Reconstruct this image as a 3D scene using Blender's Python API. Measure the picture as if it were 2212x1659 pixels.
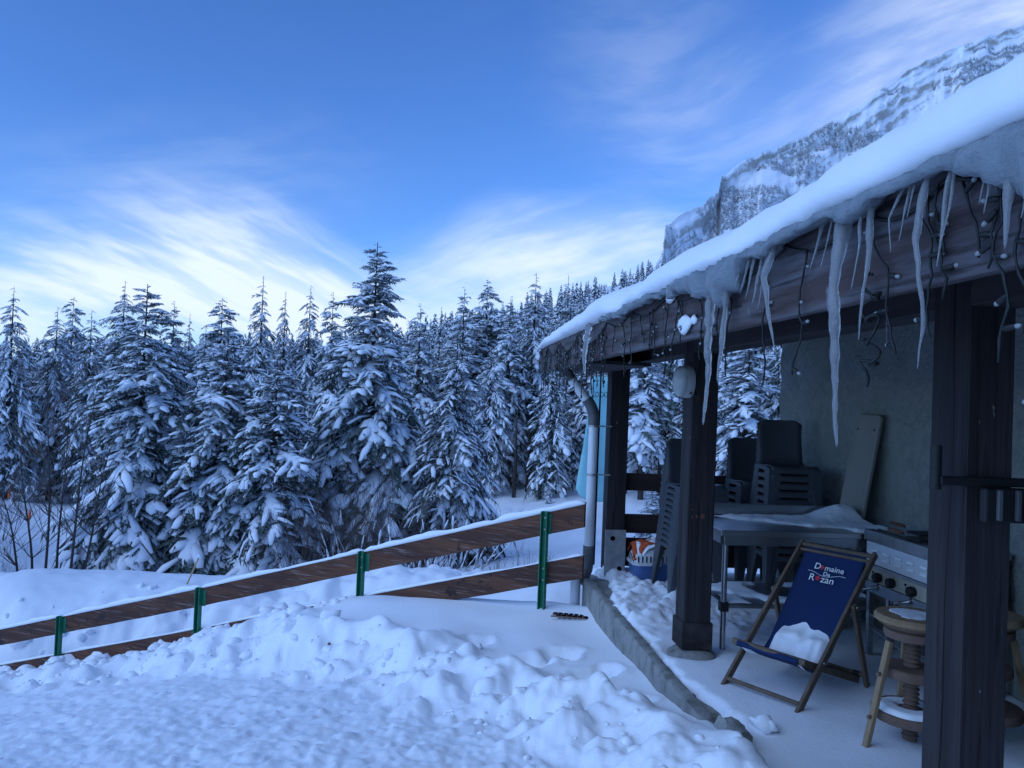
import bpy, bmesh, math, random
import numpy as np
from mathutils import Vector, Matrix

# ------------------------------------------------------------------ clear
for o in list(bpy.data.objects):
    bpy.data.objects.remove(o)
scene = bpy.context.scene
COL = scene.collection
random.seed(7)
RNG = np.random.default_rng(7)

# ------------------------------------------------------------------ camera
# world: +Y runs along the porch eaves, z = 0 is the porch floor, eye 1.70 m above it
EYE = np.array([0.0, 0.0, 1.70])
YAW, PITCH, ROLL = math.radians(5.77), math.radians(1.15), math.radians(2.3)
FPX = 1662.0
_f = np.array([math.sin(YAW) * math.cos(PITCH), math.cos(YAW) * math.cos(PITCH), math.sin(PITCH)])
_r = np.array([math.cos(YAW), -math.sin(YAW), 0.0])
_u = np.cross(_r, _f)
CR = _r * math.cos(ROLL) + _u * math.sin(ROLL)
CU = -_r * math.sin(ROLL) + _u * math.cos(ROLL)
cam = bpy.data.cameras.new('camera')
cam.sensor_width = 36.0
cam.lens = FPX / 2212.0 * 36.0
cam.clip_start = 0.05
cam.clip_end = 20000
camo = bpy.data.objects.new('camera', cam)
COL.objects.link(camo)
M = Matrix.Identity(4)
for i in range(3):
    M[i][0], M[i][1], M[i][2], M[i][3] = CR[i], CU[i], -_f[i], EYE[i]
camo.matrix_world = M
scene.camera = camo

def ray(px, py):
    return _f + CR * (px - 1106.0) / FPX + CU * (829.5 - py) / FPX
def at(px, py, d):
    return EYE + ray(px, py) * d
def onz(px, py, z):
    v = ray(px, py); return EYE + v * ((z - EYE[2]) / v[2])
def onx(px, py, x):
    v = ray(px, py); return EYE + v * (x / v[0])
def ony(px, py, y):
    v = ray(px, py); return EYE + v * (y / v[1])
def azel(px, py):
    v = ray(px, py)
    return math.degrees(math.atan2(v[0], v[1])), math.degrees(math.atan2(v[2], math.hypot(v[0], v[1])))

# ------------------------------------------------------------------ sky, skylight fill, exposure
scene.cycles.use_denoising = True
scene.cycles.max_bounces = 8
scene.cycles.diffuse_bounces = 3
scene.cycles.transmission_bounces = 6
scene.cycles.caustics_reflective = False
scene.cycles.caustics_refractive = False
scene.view_settings.view_transform = 'Standard'
scene.view_settings.look = 'None'
scene.view_settings.exposure = 0.76
scene.view_settings.gamma = 1.0
SUN_EL, SUN_AZ = math.radians(24.0), math.radians(-118.0)      # low sun, hidden behind the valley side

world = bpy.data.worlds.new('World')
scene.world = world
world.use_nodes = True
world.cycles.sampling_method = 'MANUAL'
world.cycles.sample_map_resolution = 128
wn = world.node_tree
wn.nodes.clear()
def wnode(t, **kw):
    n = wn.nodes.new(t)
    for k, v in kw.items():
        setattr(n, k, v)
    return n
def wlink(a, b):
    wn.links.new(a, b)
def wm(op, a, b=None, c=None, clamp=False):
    n = wnode('ShaderNodeMath', operation=op, use_clamp=clamp)
    for i, v in enumerate((a, b, c)):
        if v is None:
            continue
        if isinstance(v, (int, float)):
            n.inputs[i].default_value = v
        else:
            wlink(v, n.inputs[i])
    return n.outputs[0]
sky = wnode('ShaderNodeTexSky', sky_type='NISHITA')
sky.sun_disc = False
sky.sun_elevation = SUN_EL
sky.sun_rotation = SUN_AZ
sky.altitude = 1300
sky.air_density = 1.0
sky.dust_density = 0.35
sky.ozone_density = 2.2
hs = wnode('ShaderNodeHueSaturation')
hs.inputs['Saturation'].default_value = 1.1
hs.inputs['Value'].default_value = 1.0
wlink(sky.outputs[0], hs.inputs['Color'])
tc = wnode('ShaderNodeTexCoord')
sep = wnode('ShaderNodeSeparateXYZ')
wlink(tc.outputs['Generated'], sep.inputs[0])
AZ = wm('MULTIPLY', wm('ARCTAN2', sep.outputs[0], sep.outputs[1]), 57.29578)
EL = wm('MULTIPLY', wm('ARCSINE', sep.outputs[2]), 57.29578)
# wispy cirrus: noise stretched along each streak, in degrees of azimuth and elevation
def smooth(v, a, b):
    n = wnode('ShaderNodeMapRange', interpolation_type='SMOOTHSTEP')
    n.inputs[1].default_value = a; n.inputs[2].default_value = b
    n.inputs[3].default_value = 0.0; n.inputs[4].default_value = 1.0
    wlink(v, n.inputs[0])
    return n.outputs[0]
wpn = wnode('ShaderNodeTexNoise', noise_dimensions='2D')
cmb0 = wnode('ShaderNodeCombineXYZ'); wlink(AZ, cmb0.inputs[0]); wlink(EL, cmb0.inputs[1])
wlink(cmb0.outputs[0], wpn.inputs['Vector']); wpn.inputs['Scale'].default_value = 0.045; wpn.inputs['Detail'].default_value = 1.0
ELW = wm('ADD', EL, wm('MULTIPLY_ADD', wpn.outputs[0], 7.0, -3.5))
# (x0,y0,x1,y1, width up, width down, strength, fibre family) in picture units, turned into sky angles
STREAKS = [
    (300, 440, 830, 650, 70, 110, 1.25, 0),
    (-80, 490, 680, 665, 50, 60, 0.8, 0),
    (-200, 612, 420, 660, 30, 70, 0.9, 0),
    (-800, 700, 2300, 690, 110, 160, 0.75, 0),
    (760, 610, 1500, 560, 90, 110, 0.68, 1),
    (900, 500, 1640, 490, 40, 60, 0.55, 1),
    (-100, 380, 800, 330, 80, 90, 0.35, 1),
    (1200, 260, 1600, 40, 110, 120, 0.36, 1),
    (1420, 330, 2300, 30, 80, 120, 0.5, 1),
    (1850, 140, 2600, -80, 140, 160, 0.6, 1),
]
cmbv = wnode('ShaderNodeCombineXYZ'); wlink(AZ, cmbv.inputs[0]); wlink(ELW, cmbv.inputs[1])
K = math.degrees(1 / FPX)
sums = [None, None]
for (x0, y0, x1, y1, wu, wd, st, fam) in STREAKS:
    a0, e0 = azel(x0, y0); a1, e1 = azel(x1, y1)
    L = math.hypot(a1 - a0, e1 - e0)
    mp = wnode('ShaderNodeMapping', vector_type='TEXTURE')
    mp.inputs['Location'].default_value = ((a0 + a1) / 2, (e0 + e1) / 2 - (wd - wu) * 0.5 * K, 0)
    mp.inputs['Rotation'].default_value = (0, 0, math.atan2(e1 - e0, a1 - a0))
    mp.inputs['Scale'].default_value = (L * 0.72, (wu + wd) * K, 1)
    wlink(cmbv.outputs[0], mp.inputs[0])
    g = wnode('ShaderNodeTexGradient', gradient_type='SPHERICAL'); wlink(mp.outputs[0], g.inputs[0])
    sums[fam] = wm('MULTIPLY', g.outputs[1], st) if sums[fam] is None else wm('MULTIPLY_ADD', g.outputs[1], st, sums[fam])
dens = None
for fam, (sl, sdv, fib) in enumerate(((-0.33, 3.0, 0.40), (0.22, 17.0, 0.30))):
    mp = wnode('ShaderNodeMapping', vector_type='TEXTURE')
    mp.inputs['Rotation'].default_value = (0, 0, sl); mp.inputs['Scale'].default_value = (5.0, 1, 1)
    wlink(cmbv.outputs[0], mp.inputs[0])
    n = wnode('ShaderNodeTexNoise', noise_dimensions='2D')
    n.inputs['Scale'].default_value = 0.6; n.inputs['Detail'].default_value = 4.0; n.inputs['Roughness'].default_value = 0.54
    wlink(mp.outputs[0], n.inputs['Vector'])
    m = wm('MULTIPLY_ADD', smooth(n.outputs[0], 0.3, 0.72), fib * 1.6, 1.0 - fib)
    # a faint veil of the same fibres all over the dome
    d = wm('MULTIPLY', wm('ADD', sums[fam], 0.05), m)
    dens = d if dens is None else wm('ADD', dens, d)
dens = smooth(dens, 0.05, 1.6)
cloudcol = wnode('ShaderNodeRGB'); cloudcol.outputs[0].default_value = (0.50, 0.58, 0.70, 1)
skyg = wnode('ShaderNodeMix', data_type='RGBA', blend_type='MULTIPLY')
skyg.inputs[0].default_value = 1.0
wlink(hs.outputs[0], skyg.inputs[6]); skyg.inputs[7].default_value = (0.056, 0.082, 0.128, 1)
mixc = wnode('ShaderNodeMix', data_type='RGBA')
wlink(dens, mixc.inputs[0]); wlink(skyg.outputs[2], mixc.inputs[6]); wlink(cloudcol.outputs[0], mixc.inputs[7])
bg = wnode('ShaderNodeBackground'); bg.inputs['Strength'].default_value = 1.0
wlink(mixc.outputs[2], bg.inputs['Color'])
wo = wnode('ShaderNodeOutputWorld'); wlink(bg.outputs[0], wo.inputs['Surface'])

sun = bpy.data.lights.new('sun', 'SUN')  # wide blue lamp added as soft skylight fill; no direct sunlight falls here
sun.energy = 0.75
sun.angle = math.radians(70)
sun.color = (0.57, 0.76, 1.0)
sky_fill_obj = bpy.data.objects.new('sun', sun)
COL.objects.link(sky_fill_obj)
sky_fill_obj.location = (-20, -20, 30)
sd = Vector((math.sin(SUN_AZ) * math.cos(math.radians(50)), math.cos(SUN_AZ) * math.cos(math.radians(50)), math.sin(math.radians(50))))
sky_fill_obj.rotation_euler = sd.to_track_quat('Z', 'Y').to_euler()

# ------------------------------------------------------------------ helpers
def mat(name, color, rough=0.8, metal=0.0, spec=0.3, noise=None, bump=None, **kw):
    """noise=(scale, colour2, lo, hi, stretch xyz) mixes a second colour; bump=(scale, strength, distance, stretch)"""
    m = bpy.data.materials.new(name); m.use_nodes = True
    nt = m.node_tree; b = nt.nodes['Principled BSDF']
    b.inputs['Base Color'].default_value = (*color, 1)
    b.inputs['Roughness'].default_value = rough
    b.inputs['Metallic'].default_value = metal
    b.inputs['Specular IOR Level'].default_value = spec
    tcn = nt.nodes.new('ShaderNodeTexCoord')
    def tex(scale, stretch, detail=6):
        mp = nt.nodes.new('ShaderNodeMapping'); mp.inputs['Scale'].default_value = stretch
        nt.links.new(tcn.outputs['Object'], mp.inputs[0])
        n = nt.nodes.new('ShaderNodeTexNoise'); n.inputs['Scale'].default_value = scale; n.inputs['Detail'].default_value = detail
        n.inputs['Roughness'].default_value = 0.62
        nt.links.new(mp.outputs[0], n.inputs['Vector'])
        return n.outputs[0]
    if noise:
        layers = noise if isinstance(noise, list) else [noise]
        cur = None
        for (scale, c2, lo, hi, st) in layers:
            r = nt.nodes.new('ShaderNodeMapRange'); r.inputs[1].default_value = lo; r.inputs[2].default_value = hi
            nt.links.new(tex(scale, st), r.inputs[0])
            mx = nt.nodes.new('ShaderNodeMix'); mx.data_type = 'RGBA'
            nt.links.new(r.outputs[0], mx.inputs[0])
            if cur is None: mx.inputs[6].default_value = (*color, 1)
            else: nt.links.new(cur, mx.inputs[6])
            mx.inputs[7].default_value = (*c2, 1)
            cur = mx.outputs[2]
        nt.links.new(cur, b.inputs['Base Color'])
    if bump:
        scale, stg, dist, st = bump
        bp = nt.nodes.new('ShaderNodeBump'); bp.inputs['Strength'].default_value = stg; bp.inputs['Distance'].default_value = dist
        nt.links.new(tex(scale, st), bp.inputs['Height']); nt.links.new(bp.outputs[0], b.inputs['Normal'])
    for k, v in kw.items():
        b.inputs[k.replace('_', ' ')].default_value = v
    return m
ONE = (1, 1, 1)
MT = {}
MT['snow'] = mat('snow', (0.90, 0.92, 0.95), 0.65, spec=0.25, noise=(0.7, (0.84, 0.87, 0.92), 0.4, 0.75, ONE), bump=(38, 0.35, 0.012, ONE))
MT['snow_soft'] = mat('snow_soft', (0.90, 0.92, 0.95), 0.7, spec=0.2, bump=(16, 0.3, 0.01, ONE))
MT['tree_snow'] = mat('tree_snow', (0.88, 0.90, 0.94), 0.8, spec=0.1)
MT['needles'] = mat('needles', (0.050, 0.078, 0.066), 0.85, spec=0.15, noise=[(1.5, (0.095, 0.115, 0.105), 0.45, 0.8, ONE), (9, (0.34, 0.37, 0.39), 0.50, 0.68, ONE)])
MT['needles_grey'] = mat('needles_grey', (0.060, 0.075, 0.070), 0.9, spec=0.1, noise=[(2.0, (0.12, 0.125, 0.12), 0.45, 0.8, ONE), (9, (0.34, 0.37, 0.39), 0.48, 0.66, ONE)])
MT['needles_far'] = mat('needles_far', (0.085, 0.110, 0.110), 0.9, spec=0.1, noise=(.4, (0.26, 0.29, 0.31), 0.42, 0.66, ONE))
MT['bark'] = mat('bark', (0.060, 0.048, 0.042), 0.95, noise=(3, (0.12, 0.10, 0.09), 0.5, 0.8, (1, 1, 0.2)), bump=(12, 0.6, 0.03, (1, 1, 0.25)))
MT['twig'] = mat('twig', (0.105, 0.078, 0.068), 0.95, noise=(6, (0.16, 0.13, 0.12), 0.5, 0.7, ONE))

def new_obj(name, verts, faces, m=None, parent=None, smooth=False, mats=None, midx=None):
    me = bpy.data.meshes.new(name)
    verts = np.asarray(verts, dtype=np.float32)
    if isinstance(faces, np.ndarray):
        nf, k = faces.shape
        me.vertices.add(len(verts)); me.vertices.foreach_set('co', verts.ravel())
        me.loops.add(nf * k); me.loops.foreach_set('vertex_index', faces.ravel().astype(np.int32))
        me.polygons.add(nf); me.polygons.foreach_set('loop_start', np.arange(0, nf * k, k, dtype=np.int32))
        me.polygons.foreach_set('loop_total', np.full(nf, k, dtype=np.int32))
        me.update(calc_edges=True)
    else:
        me.from_pydata(verts.tolist(), [], faces)
    if smooth:
        me.polygons.foreach_set('use_smooth', np.ones(len(me.polygons), dtype=bool))
    for mm in (mats or ([m] if m else [])):
        me.materials.append(mm)
    if midx is not None:
        me.polygons.foreach_set('material_index', np.asarray(midx, dtype=np.int32))
    o = bpy.data.objects.new(name, me); COL.objects.link(o)
    if parent: o.parent = parent
    return o
def empty(name, loc=(0, 0, 0), rz=0.0):
    o = bpy.data.objects.new(name, None); COL.objects.link(o)
    o.location = loc; o.rotation_euler = (0, 0, rz); o.empty_display_size = 0.2
    return o
def tag(o, label=None, cat=None, group=None, kind=None):
    if label: o['label'] = label
    if cat: o['category'] = cat
    if group: o['group'] = group
    if kind: o['kind'] = kind
    return o
def copy_tree(o, parent=None):
    c = o.copy(); COL.objects.link(c); c.parent = parent
    for ch in [x for x in bpy.data.objects if x.parent == o]:
        copy_tree(ch, c)
    return c

class MB:
    """collects shapes; build() links them as one mesh object"""
    def __init__(s): s.v = []; s.f = []; s.mi = []; s.cur = 0
    def add(s, vs, fs, mi=None):
        b = len(s.v); s.v += [tuple(map(float, p)) for p in vs]; s.f += [tuple(i + b for i in q) for q in fs]
        s.mi += [s.cur if mi is None else mi] * len(fs)
    def box(s, lo, hi, mi=None):
        x0, y0, z0 = lo; x1, y1, z1 = hi
        s.add([(x0, y0, z0), (x1, y0, z0), (x1, y1, z0), (x0, y1, z0), (x0, y0, z1), (x1, y0, z1), (x1, y1, z1), (x0, y1, z1)],
              [(0, 3, 2, 1), (4, 5, 6, 7), (0, 1, 5, 4), (1, 2, 6, 5), (2, 3, 7, 6), (3, 0, 4, 7)], mi)
    def bar(s, a, b, w, h, up=(0, 0, 1), mi=None):
        """box from a to b, w across, h along up"""
        a, b, up = Vector(a), Vector(b), Vector(up)
        d = (b - a).normalized(); sx = d.cross(up).normalized(); sz = sx.cross(d).normalized()
        vs = []
        for p in (a, b):
            for i, j in ((-1, -1), (1, -1), (1, 1), (-1, 1)):
                vs.append(p + sx * (w / 2 * i) + sz * (h / 2 * j))
        s.add(vs, [(3, 2, 1, 0), (4, 5, 6, 7), (0, 1, 5, 4), (1, 2, 6, 5), (2, 3, 7, 6), (3, 0, 4, 7)], mi)
    def tube(s, pts, r, n=8, caps=True, mi=None):
        pts = [Vector(p) for p in pts]; k = len(pts)
        rs = r if isinstance(r, (list, tuple, np.ndarray)) else [r] * k
        t0 = (pts[1] - pts[0]).normalized()
        ref = Vector((0, 0, 1)) if abs(t0.z) < 0.9 else Vector((1, 0, 0))
        vs = []
        nx = t0.cross(ref).normalized()
        for i, p in enumerate(pts):
            t = (pts[min(i + 1, k - 1)] - pts[max(i - 1, 0)])
            if t.length < 1e-9: t = t0
            t.normalize()
            nx = (nx - t * nx.dot(t)).normalized(); ny = t.cross(nx)
            for j in range(n):
                a = 2 * math.pi * j / n
                vs.append(p + (nx * math.cos(a) + ny * math.sin(a)) * rs[i])
        fs = [(i * n + j, i * n + (j + 1) % n, (i + 1) * n + (j + 1) % n, (i + 1) * n + j) for i in range(k - 1) for j in range(n)]
        if caps:
            fs += [tuple(reversed(range(n))), tuple(range((k - 1) * n, k * n))]
        s.add(vs, fs, mi)
    def lathe(s, prof, c=(0, 0, 0), n=24, mi=None):
        """prof = [(r, z)...] about the z axis through c"""
        vs = [(c[0] + r * math.cos(2 * math.pi * j / n), c[1] + r * math.sin(2 * math.pi * j / n), c[2] + z) for r, z in prof for j in range(n)]
        k = len(prof)
        fs = [(i * n + j, i * n + (j + 1) % n, (i + 1) * n + (j + 1) % n, (i + 1) * n + j) for i in range(k - 1) for j in range(n)]
        fs += [tuple(reversed(range(n))), tuple(range((k - 1) * n, k * n))]
        s.add(vs, fs, mi)
    def prism(s, poly, d, mi=None):
        """closed 3-D polygon pushed by vector d"""
        n = len(poly); P = [Vector(p) for p in poly]; d = Vector(d)
        s.add(P + [p + d for p in P], [tuple(reversed(range(n))), tuple(range(n, 2 * n))] + [(i, (i + 1) % n, n + (i + 1) % n, n + i) for i in range(n)], mi)
    def build(s, name, m=None, parent=None, smooth=False, bevel=0.0, mats=None, seg=2, auto=None):
        o = new_obj(name, s.v, s.f, m, parent, smooth, mats, s.mi if mats else None)
        bm = bmesh.new(); bm.from_mesh(o.data); bmesh.ops.recalc_face_normals(bm, faces=bm.faces); bm.to_mesh(o.data); bm.free()
        if bevel:
            md = o.modifiers.new('bevel', 'BEVEL'); md.width = bevel; md.segments = seg; md.limit_method = 'ANGLE'; md.angle_limit = math.radians(40)
            md.harden_normals = False
        if auto:
            o.data.polygons.foreach_set('use_smooth', np.ones(len(o.data.polygons), dtype=bool))
            o.data.set_sharp_from_angle(angle=math.radians(auto))
        return o

# lattice noise
_P = np.random.default_rng(99).random((256, 256)) * 2 - 1
def vnoise(x, y):
    xi = np.floor(x).astype(int); yi = np.floor(y).astype(int)
    fx = x - xi; fy = y - yi
    fx = fx * fx * fx * (fx * (fx * 6 - 15) + 10); fy = fy * fy * fy * (fy * (fy * 6 - 15) + 10)
    a = _P[xi & 255, yi & 255]; b = _P[(xi + 1) & 255, yi & 255]; c = _P[xi & 255, (yi + 1) & 255]; d = _P[(xi + 1) & 255, (yi + 1) & 255]
    return (a * (1 - fx) + b * fx) * (1 - fy) + (c * (1 - fx) + d * fx) * fy
def fbm(x, y, octv=4, gain=0.5, lac=2.03):
    s = 0.0; a = 1.0
    for i in range(octv):
        s = s + a * vnoise(x + 17.3 * i, y - 9.1 * i); x = x * lac; y = y * lac; a *= gain
    return s
def sstep(a, b, x):
    t = np.clip((x - a) / (b - a), 0, 1); return t * t * (3 - 2 * t)

# ------------------------------------------------------------------ terrain heights
def rbf_fit(pts, vals, c):
    D = np.sqrt(((pts[:, None] - pts[None]) ** 2).sum(-1) + c * c)
    A = np.block([[D, np.ones((len(pts), 1)), pts], [np.ones((1, len(pts))), np.zeros((1, 3))], [pts.T, np.zeros((2, 3))]])
    w = np.linalg.solve(A + np.eye(len(A)) * 1e-9, np.concatenate([vals, np.zeros(3)]))
    def ev(q):
        out = np.empty(len(q))
        for i in range(0, len(q), 20000):
            k = q[i:i + 20000]
            out[i:i + 20000] = np.sqrt(((k[:, None] - pts[None]) ** 2).sum(-1) + c * c) @ w[:len(pts)] + w[len(pts)] + k @ w[len(pts) + 1:]
        return out
    return ev
# far side of the fence: (picture x, picture y, distance)
FAR = [(-700, 1330, 12.0), (0, 1325, 11.6), (300, 1310, 11.8), (600, 1290, 11.6), (900, 1285, 10.6), (1150, 1300, 9.0), (1260, 1285, 8.8),
       (-700, 1240, 14.2), (0, 1239, 14.0), (250, 1239, 14.0), (500, 1241, 14.0), (750, 1243, 13.6), (950, 1245, 12.5), (1150, 1262, 11.0), (1300, 1255, 10.5), (1500, 1250, 10), (1800, 1300, 10), (2300, 1300, 10.5), (2300, 1420, 7), (1600, 1330, 8.5), (1900, 1400, 7),
       (-700, 1262, 17), (0, 1262, 17), (300, 1262, 17), (600, 1262, 17), (900, 1262, 16), (1100, 1258, 16), (1300, 1240, 16), (1600, 1230, 16), (2300, 1240, 16),
       (-700, 1232, 26), (100, 1234, 27), (350, 1236, 25), (500, 1234, 25), (800, 1215, 26), (1000, 1215, 26), (1150, 1205, 26), (1250, 1200, 26), (1380, 1195, 26), (1650, 1190, 26), (2300, 1200, 26),
       (-700, 1060, 52), (100, 1072, 50), (500, 1065, 50), (800, 1065, 50), (1000, 1062, 50), (1150, 1058, 48), (1250, 1058, 46), (1380, 1062, 45), (1650, 1060, 45), (2300, 1060, 45),
       (-700, 1120, 38), (100, 1140, 36), (1150, 1130, 36), (1380, 1130, 35), (2300, 1140, 35),
       (-700, 1000, 72), (0, 1000, 72), (500, 990, 72), (1000, 985, 72), (1300, 975, 70), (1650, 970, 68), (2300, 960, 65),
       (-700, 850, 160), (0, 850, 160), (400, 850, 160), (800, 835, 160), (1000, 800, 160), (1200, 745, 170), (1430, 690, 190), (1700, 640, 190), (2300, 560, 190),
       (-700, 860, 400), (0, 850, 400), (500, 840, 400), (800, 800, 350), (1000, 735, 330), (1200, 665, 330), (1330, 615, 330), (1450, 585, 330), (1700, 540, 330), (2300, 500, 330),
       (-700, 862, 3000), (0, 858, 3000), (600, 856, 3000), (1000, 830, 3000), (1500, 780, 3000), (2300, 700, 3000)]
_fp = np.array([at(*p) for p in FAR])
def polar(X, Y):
    return np.stack([np.clip(np.arctan2(X, Y), -0.72, 0.75) * 2.2, np.log(np.hypot(X, Y))], -1)
far_ev = rbf_fit(polar(_fp[:, 0], _fp[:, 1]), _fp[:, 2], 0.10)
# near side: ploughed yard and the untouched shelf of snow behind the ploughed bank
YARD = np.array([(2.2, -3, -.05), (-6, -4, -.3), (1.4, 2.4, -.03), (0.5, 2.6, -.10), (-1.5, 3.2, -.30), (-3, 4.3, -.62), (-6, 3, -.8), (-4.6, 7.0, -1.42), (-2.6, 6.9, -1.02), (-1, 6.0, -.62), (.3, 5.0, -.36), (1.2, 3.7, -.14), (-8, 9, -2.3), (-12, 12, -3.2), (1.6, 5.5, -.4), (1.2, 7.2, -.6), (-10, 3, -1.6)])
SHELF = np.array([(1.12, 7.36, -.27), (1.5, 7.1, -.20), (1.5, 6.2, -.24), (1.5, 5.2, -.17), (1.5, 4.4, -.05), (1.55, 3.8, .0), (1.5, 2.6, .0), (.1, 7.9, -.36), (-.2, 7.2, -.40), (-.75, 8.1, -.46), (-.69, 8.45, -.50), (-1.6, 8.6, -.80), (-2.65, 9.3, -1.26), (-3.6, 9.75, -1.57), (-4.62, 10.2, -1.89), (-5.6, 10.7, -2.22), (-9, 12.3, -3.2), (.6, 6.3, -.34), (.9, 5.4, -.26), (-.3, 9.5, -.6), (1.2, 4.4, -.10)])
yard_ev = rbf_fit(YARD[:, :2], YARD[:, 2], 0.6)
shelf_ev = rbf_fit(SHELF[:, :2], SHELF[:, 2], 0.25)
CREST = np.array([(-14., 12.6), (-8., 10.9), (-5.5, 10.1), (-4.4, 9.55), (-2.8, 8.95), (-1.7, 8.25), (-1.0, 7.45), (-.35, 6.75), (.25, 6.05), (.62, 5.45), (.95, 4.85), (1.2, 4.3), (1.38, 3.75), (1.45, 3.1), (1.6, 2.0), (1.7, -4)])
FENCE = np.array([(2.2, 6.75), (1.43, 7.06), (1.115, 7.355), (-.685, 8.45), (-2.645, 9.47), (-4.615, 10.43), (-6.6, 11.4), (-16, 16)])
def sdist(P, line):
    """signed distance to an open polyline running right to left: positive on its far side"""
    best = np.full(len(P), 1e9); sg = np.ones(len(P)); par = np.zeros(len(P)); acc = 0
    for a, b in zip(line[:-1], line[1:]):
        d = b - a; L = math.hypot(*d); t = np.clip(((P - a) @ d) / (L * L), 0, 1)
        q = P - (a + t[:, None] * d); dist = np.hypot(q[:, 0], q[:, 1])
        s = np.sign(d[0] * (P[:, 1] - a[1]) - d[1] * (P[:, 0] - a[0]))
        k = dist < best
        best[k] = dist[k]; sg[k] = s[k]; par[k] = (acc + t * L)[k]; acc += L
    return best * sg, par
def ground(X, Y, detail=True):
    X = np.asarray(X, float).ravel(); Y = np.asarray(Y, float).ravel()
    P = np.stack([X, Y], -1)
    R = np.hypot(X, Y)
    front = (Y > 1.0) & (R > 5)
    zf = np.zeros(len(X)); 
    Yc = np.maximum(Y, 1.0); 
    zf = far_ev(polar(X, Yc))
    near = R < 40
    zn = np.zeros(len(X)); sdF = np.full(len(X), 99.0)
    if near.any():
        Pn = P[near]
        cs, par = sdist(Pn[:, :], CREST[::-1]); cs = -cs
        fs = -sdist(Pn, FENCE)[0]
        zy = yard_ev(Pn); zs = shelf_ev(Pn)
        wob = 0.16 * fbm(Pn[:, 0] * 1.7, Pn[:, 1] * 1.7, 3)
        c2 = cs + wob
        w = sstep(-0.75, 0.04, c2)
        z = zy * (1 - w) + zs * w
        z = z + 0.07 * np.exp(-((c2 - 0.02) / 0.16) ** 2)
        if detail:
            bank = np.exp(-((c2 + 0.28) / 0.34) ** 2)
            lump = np.abs(fbm(Pn[:, 0] * 3.6 + .25 * Pn[:, 1], Pn[:, 1] * 3.6 - .25 * Pn[:, 0], 2, 0.5)) 
            lump2 = np.abs(vnoise(Pn[:, 0] * 13, Pn[:, 1] * 13))
            big = fbm(Pn[:, 0] * 1.9 + 3, Pn[:, 1] * 1.9, 2)
            z = z + bank * (0.10 * big + 0.15 * (lump - 0.30) + 0.022 * (lump2 - 0.25) + .014 * fbm(Pn[:, 0] * 16, Pn[:, 1] * 16, 2))
            lf = sstep(0.25, 0.0, np.abs(fs)) * sstep(-.6, -1.4, Pn[:, 0])
            z = z + lf * (.16 * np.clip(fbm(Pn[:, 0] * 3.5, Pn[:, 1] * 3.5, 3), -.2, 1))
            yd = 1 - w
            z = z + yd * (0.022 * fbm(Pn[:, 0] * 2.2, Pn[:, 1] * 2.2, 3) + 0.024 * np.abs(fbm(Pn[:, 0] * 7, Pn[:, 1] * 9, 3, 0.6)) + .006 * fbm(Pn[:, 0] * 22, Pn[:, 1] * 22, 2))
            z = z + w * 0.035 * fbm(Pn[:, 0] * 1.3 + 5, Pn[:, 1] * 1.3, 2)
            # trodden holes on the shelf near the kerb
            for hx, hy, hr, hd in HOLES:
                q = ((Pn[:, 0] - hx + .05 * fbm(Pn[:, 0] * 6 + hx * 9, Pn[:, 1] * 6, 2)) ** 2 + (Pn[:, 1] - hy + .05 * fbm(Pn[:, 0] * 6, Pn[:, 1] * 6 + hx * 9, 2)) ** 2) / (hr * hr)
                z = z - w * hd * np.exp(-q * q) + w * hd * 0.18 * np.exp(-((np.sqrt(q) - 1.35) / 0.3) ** 2)
        zn[near] = z; sdF[near] = fs
    bl = sstep(0.1, 1.1, sdF)
    z = zn * (1 - bl) + zf * bl
    if detail:
        tr = np.exp(-((R - 12.3) / 1.1) ** 2) * bl
        z = z + tr * (0.16 * fbm(X * 1.4, Y * 1.4, 4) + .12 * np.abs(fbm(X * 2.6 + 4, Y * 2.6, 3))) + bl * 0.02 * fbm(X * 3, Y * 3, 3) + bl * np.clip((R - 15) / 200, 0, 1) * 1.0 * fbm(X * 0.05, Y * 0.05, 3)
        tr2 = np.exp(-((R - 33) / 14) ** 2) * bl
        z = z + tr2 * 0.16 * fbm(X * 0.5, Y * 0.5, 4)
    # under the porch slab and house the ground stays below the floor
    und = sstep(1.56, 1.66, X) * (1 - sstep(7.6, 7.9, Y)) * (R < 40)
    z = z * (1 - und) + np.minimum(z, -0.45) * und
    return z
HOLES = [(0.75, 5.75, .17, .10), (1.05, 5.95, .15, .09), (1.2, 5.35, .16, .09), (1.3, 4.75, .13, .08), (0.45, 6.5, .14, .05)]

def build_ground():
    rr = np.concatenate([np.linspace(0.3, 2.2, 14), np.geomspace(2.25, 16, 330), np.geomspace(16.2, 70, 80), np.geomspace(72, 9000, 60)])
    aa = np.concatenate([np.radians(np.linspace(-180, -36, 48)[:-1]), np.radians(np.linspace(-36, 42, 400)), np.radians(np.linspace(42, 180, 44)[1:-1])])
    A, Rr = np.meshgrid(aa, rr)
    X = Rr * np.sin(A); Y = Rr * np.cos(A)
    Z = ground(X, Y)
    na, nr = len(aa), len(rr)
    i, j = np.meshgrid(np.arange(nr - 1), np.arange(na), indexing='ij')
    j2 = (j + 1) % na
    F = np.stack([i * na + j, i * na + j2, (i + 1) * na + j2, (i + 1) * na + j], -1).reshape(-1, 4)[:, ::-1]
    V = np.stack([X.ravel(), Y.ravel(), Z], -1)
    c = len(V); V = np.vstack([V, [0, 0, V[:na, 2].mean()]])
    o = new_obj('snow_ground', V, np.ascontiguousarray(F), MT['snow'], smooth=True)
    return tag(o, 'snow covered ground of the yard, slope and clearing', kind='structure')
build_ground()

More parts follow.
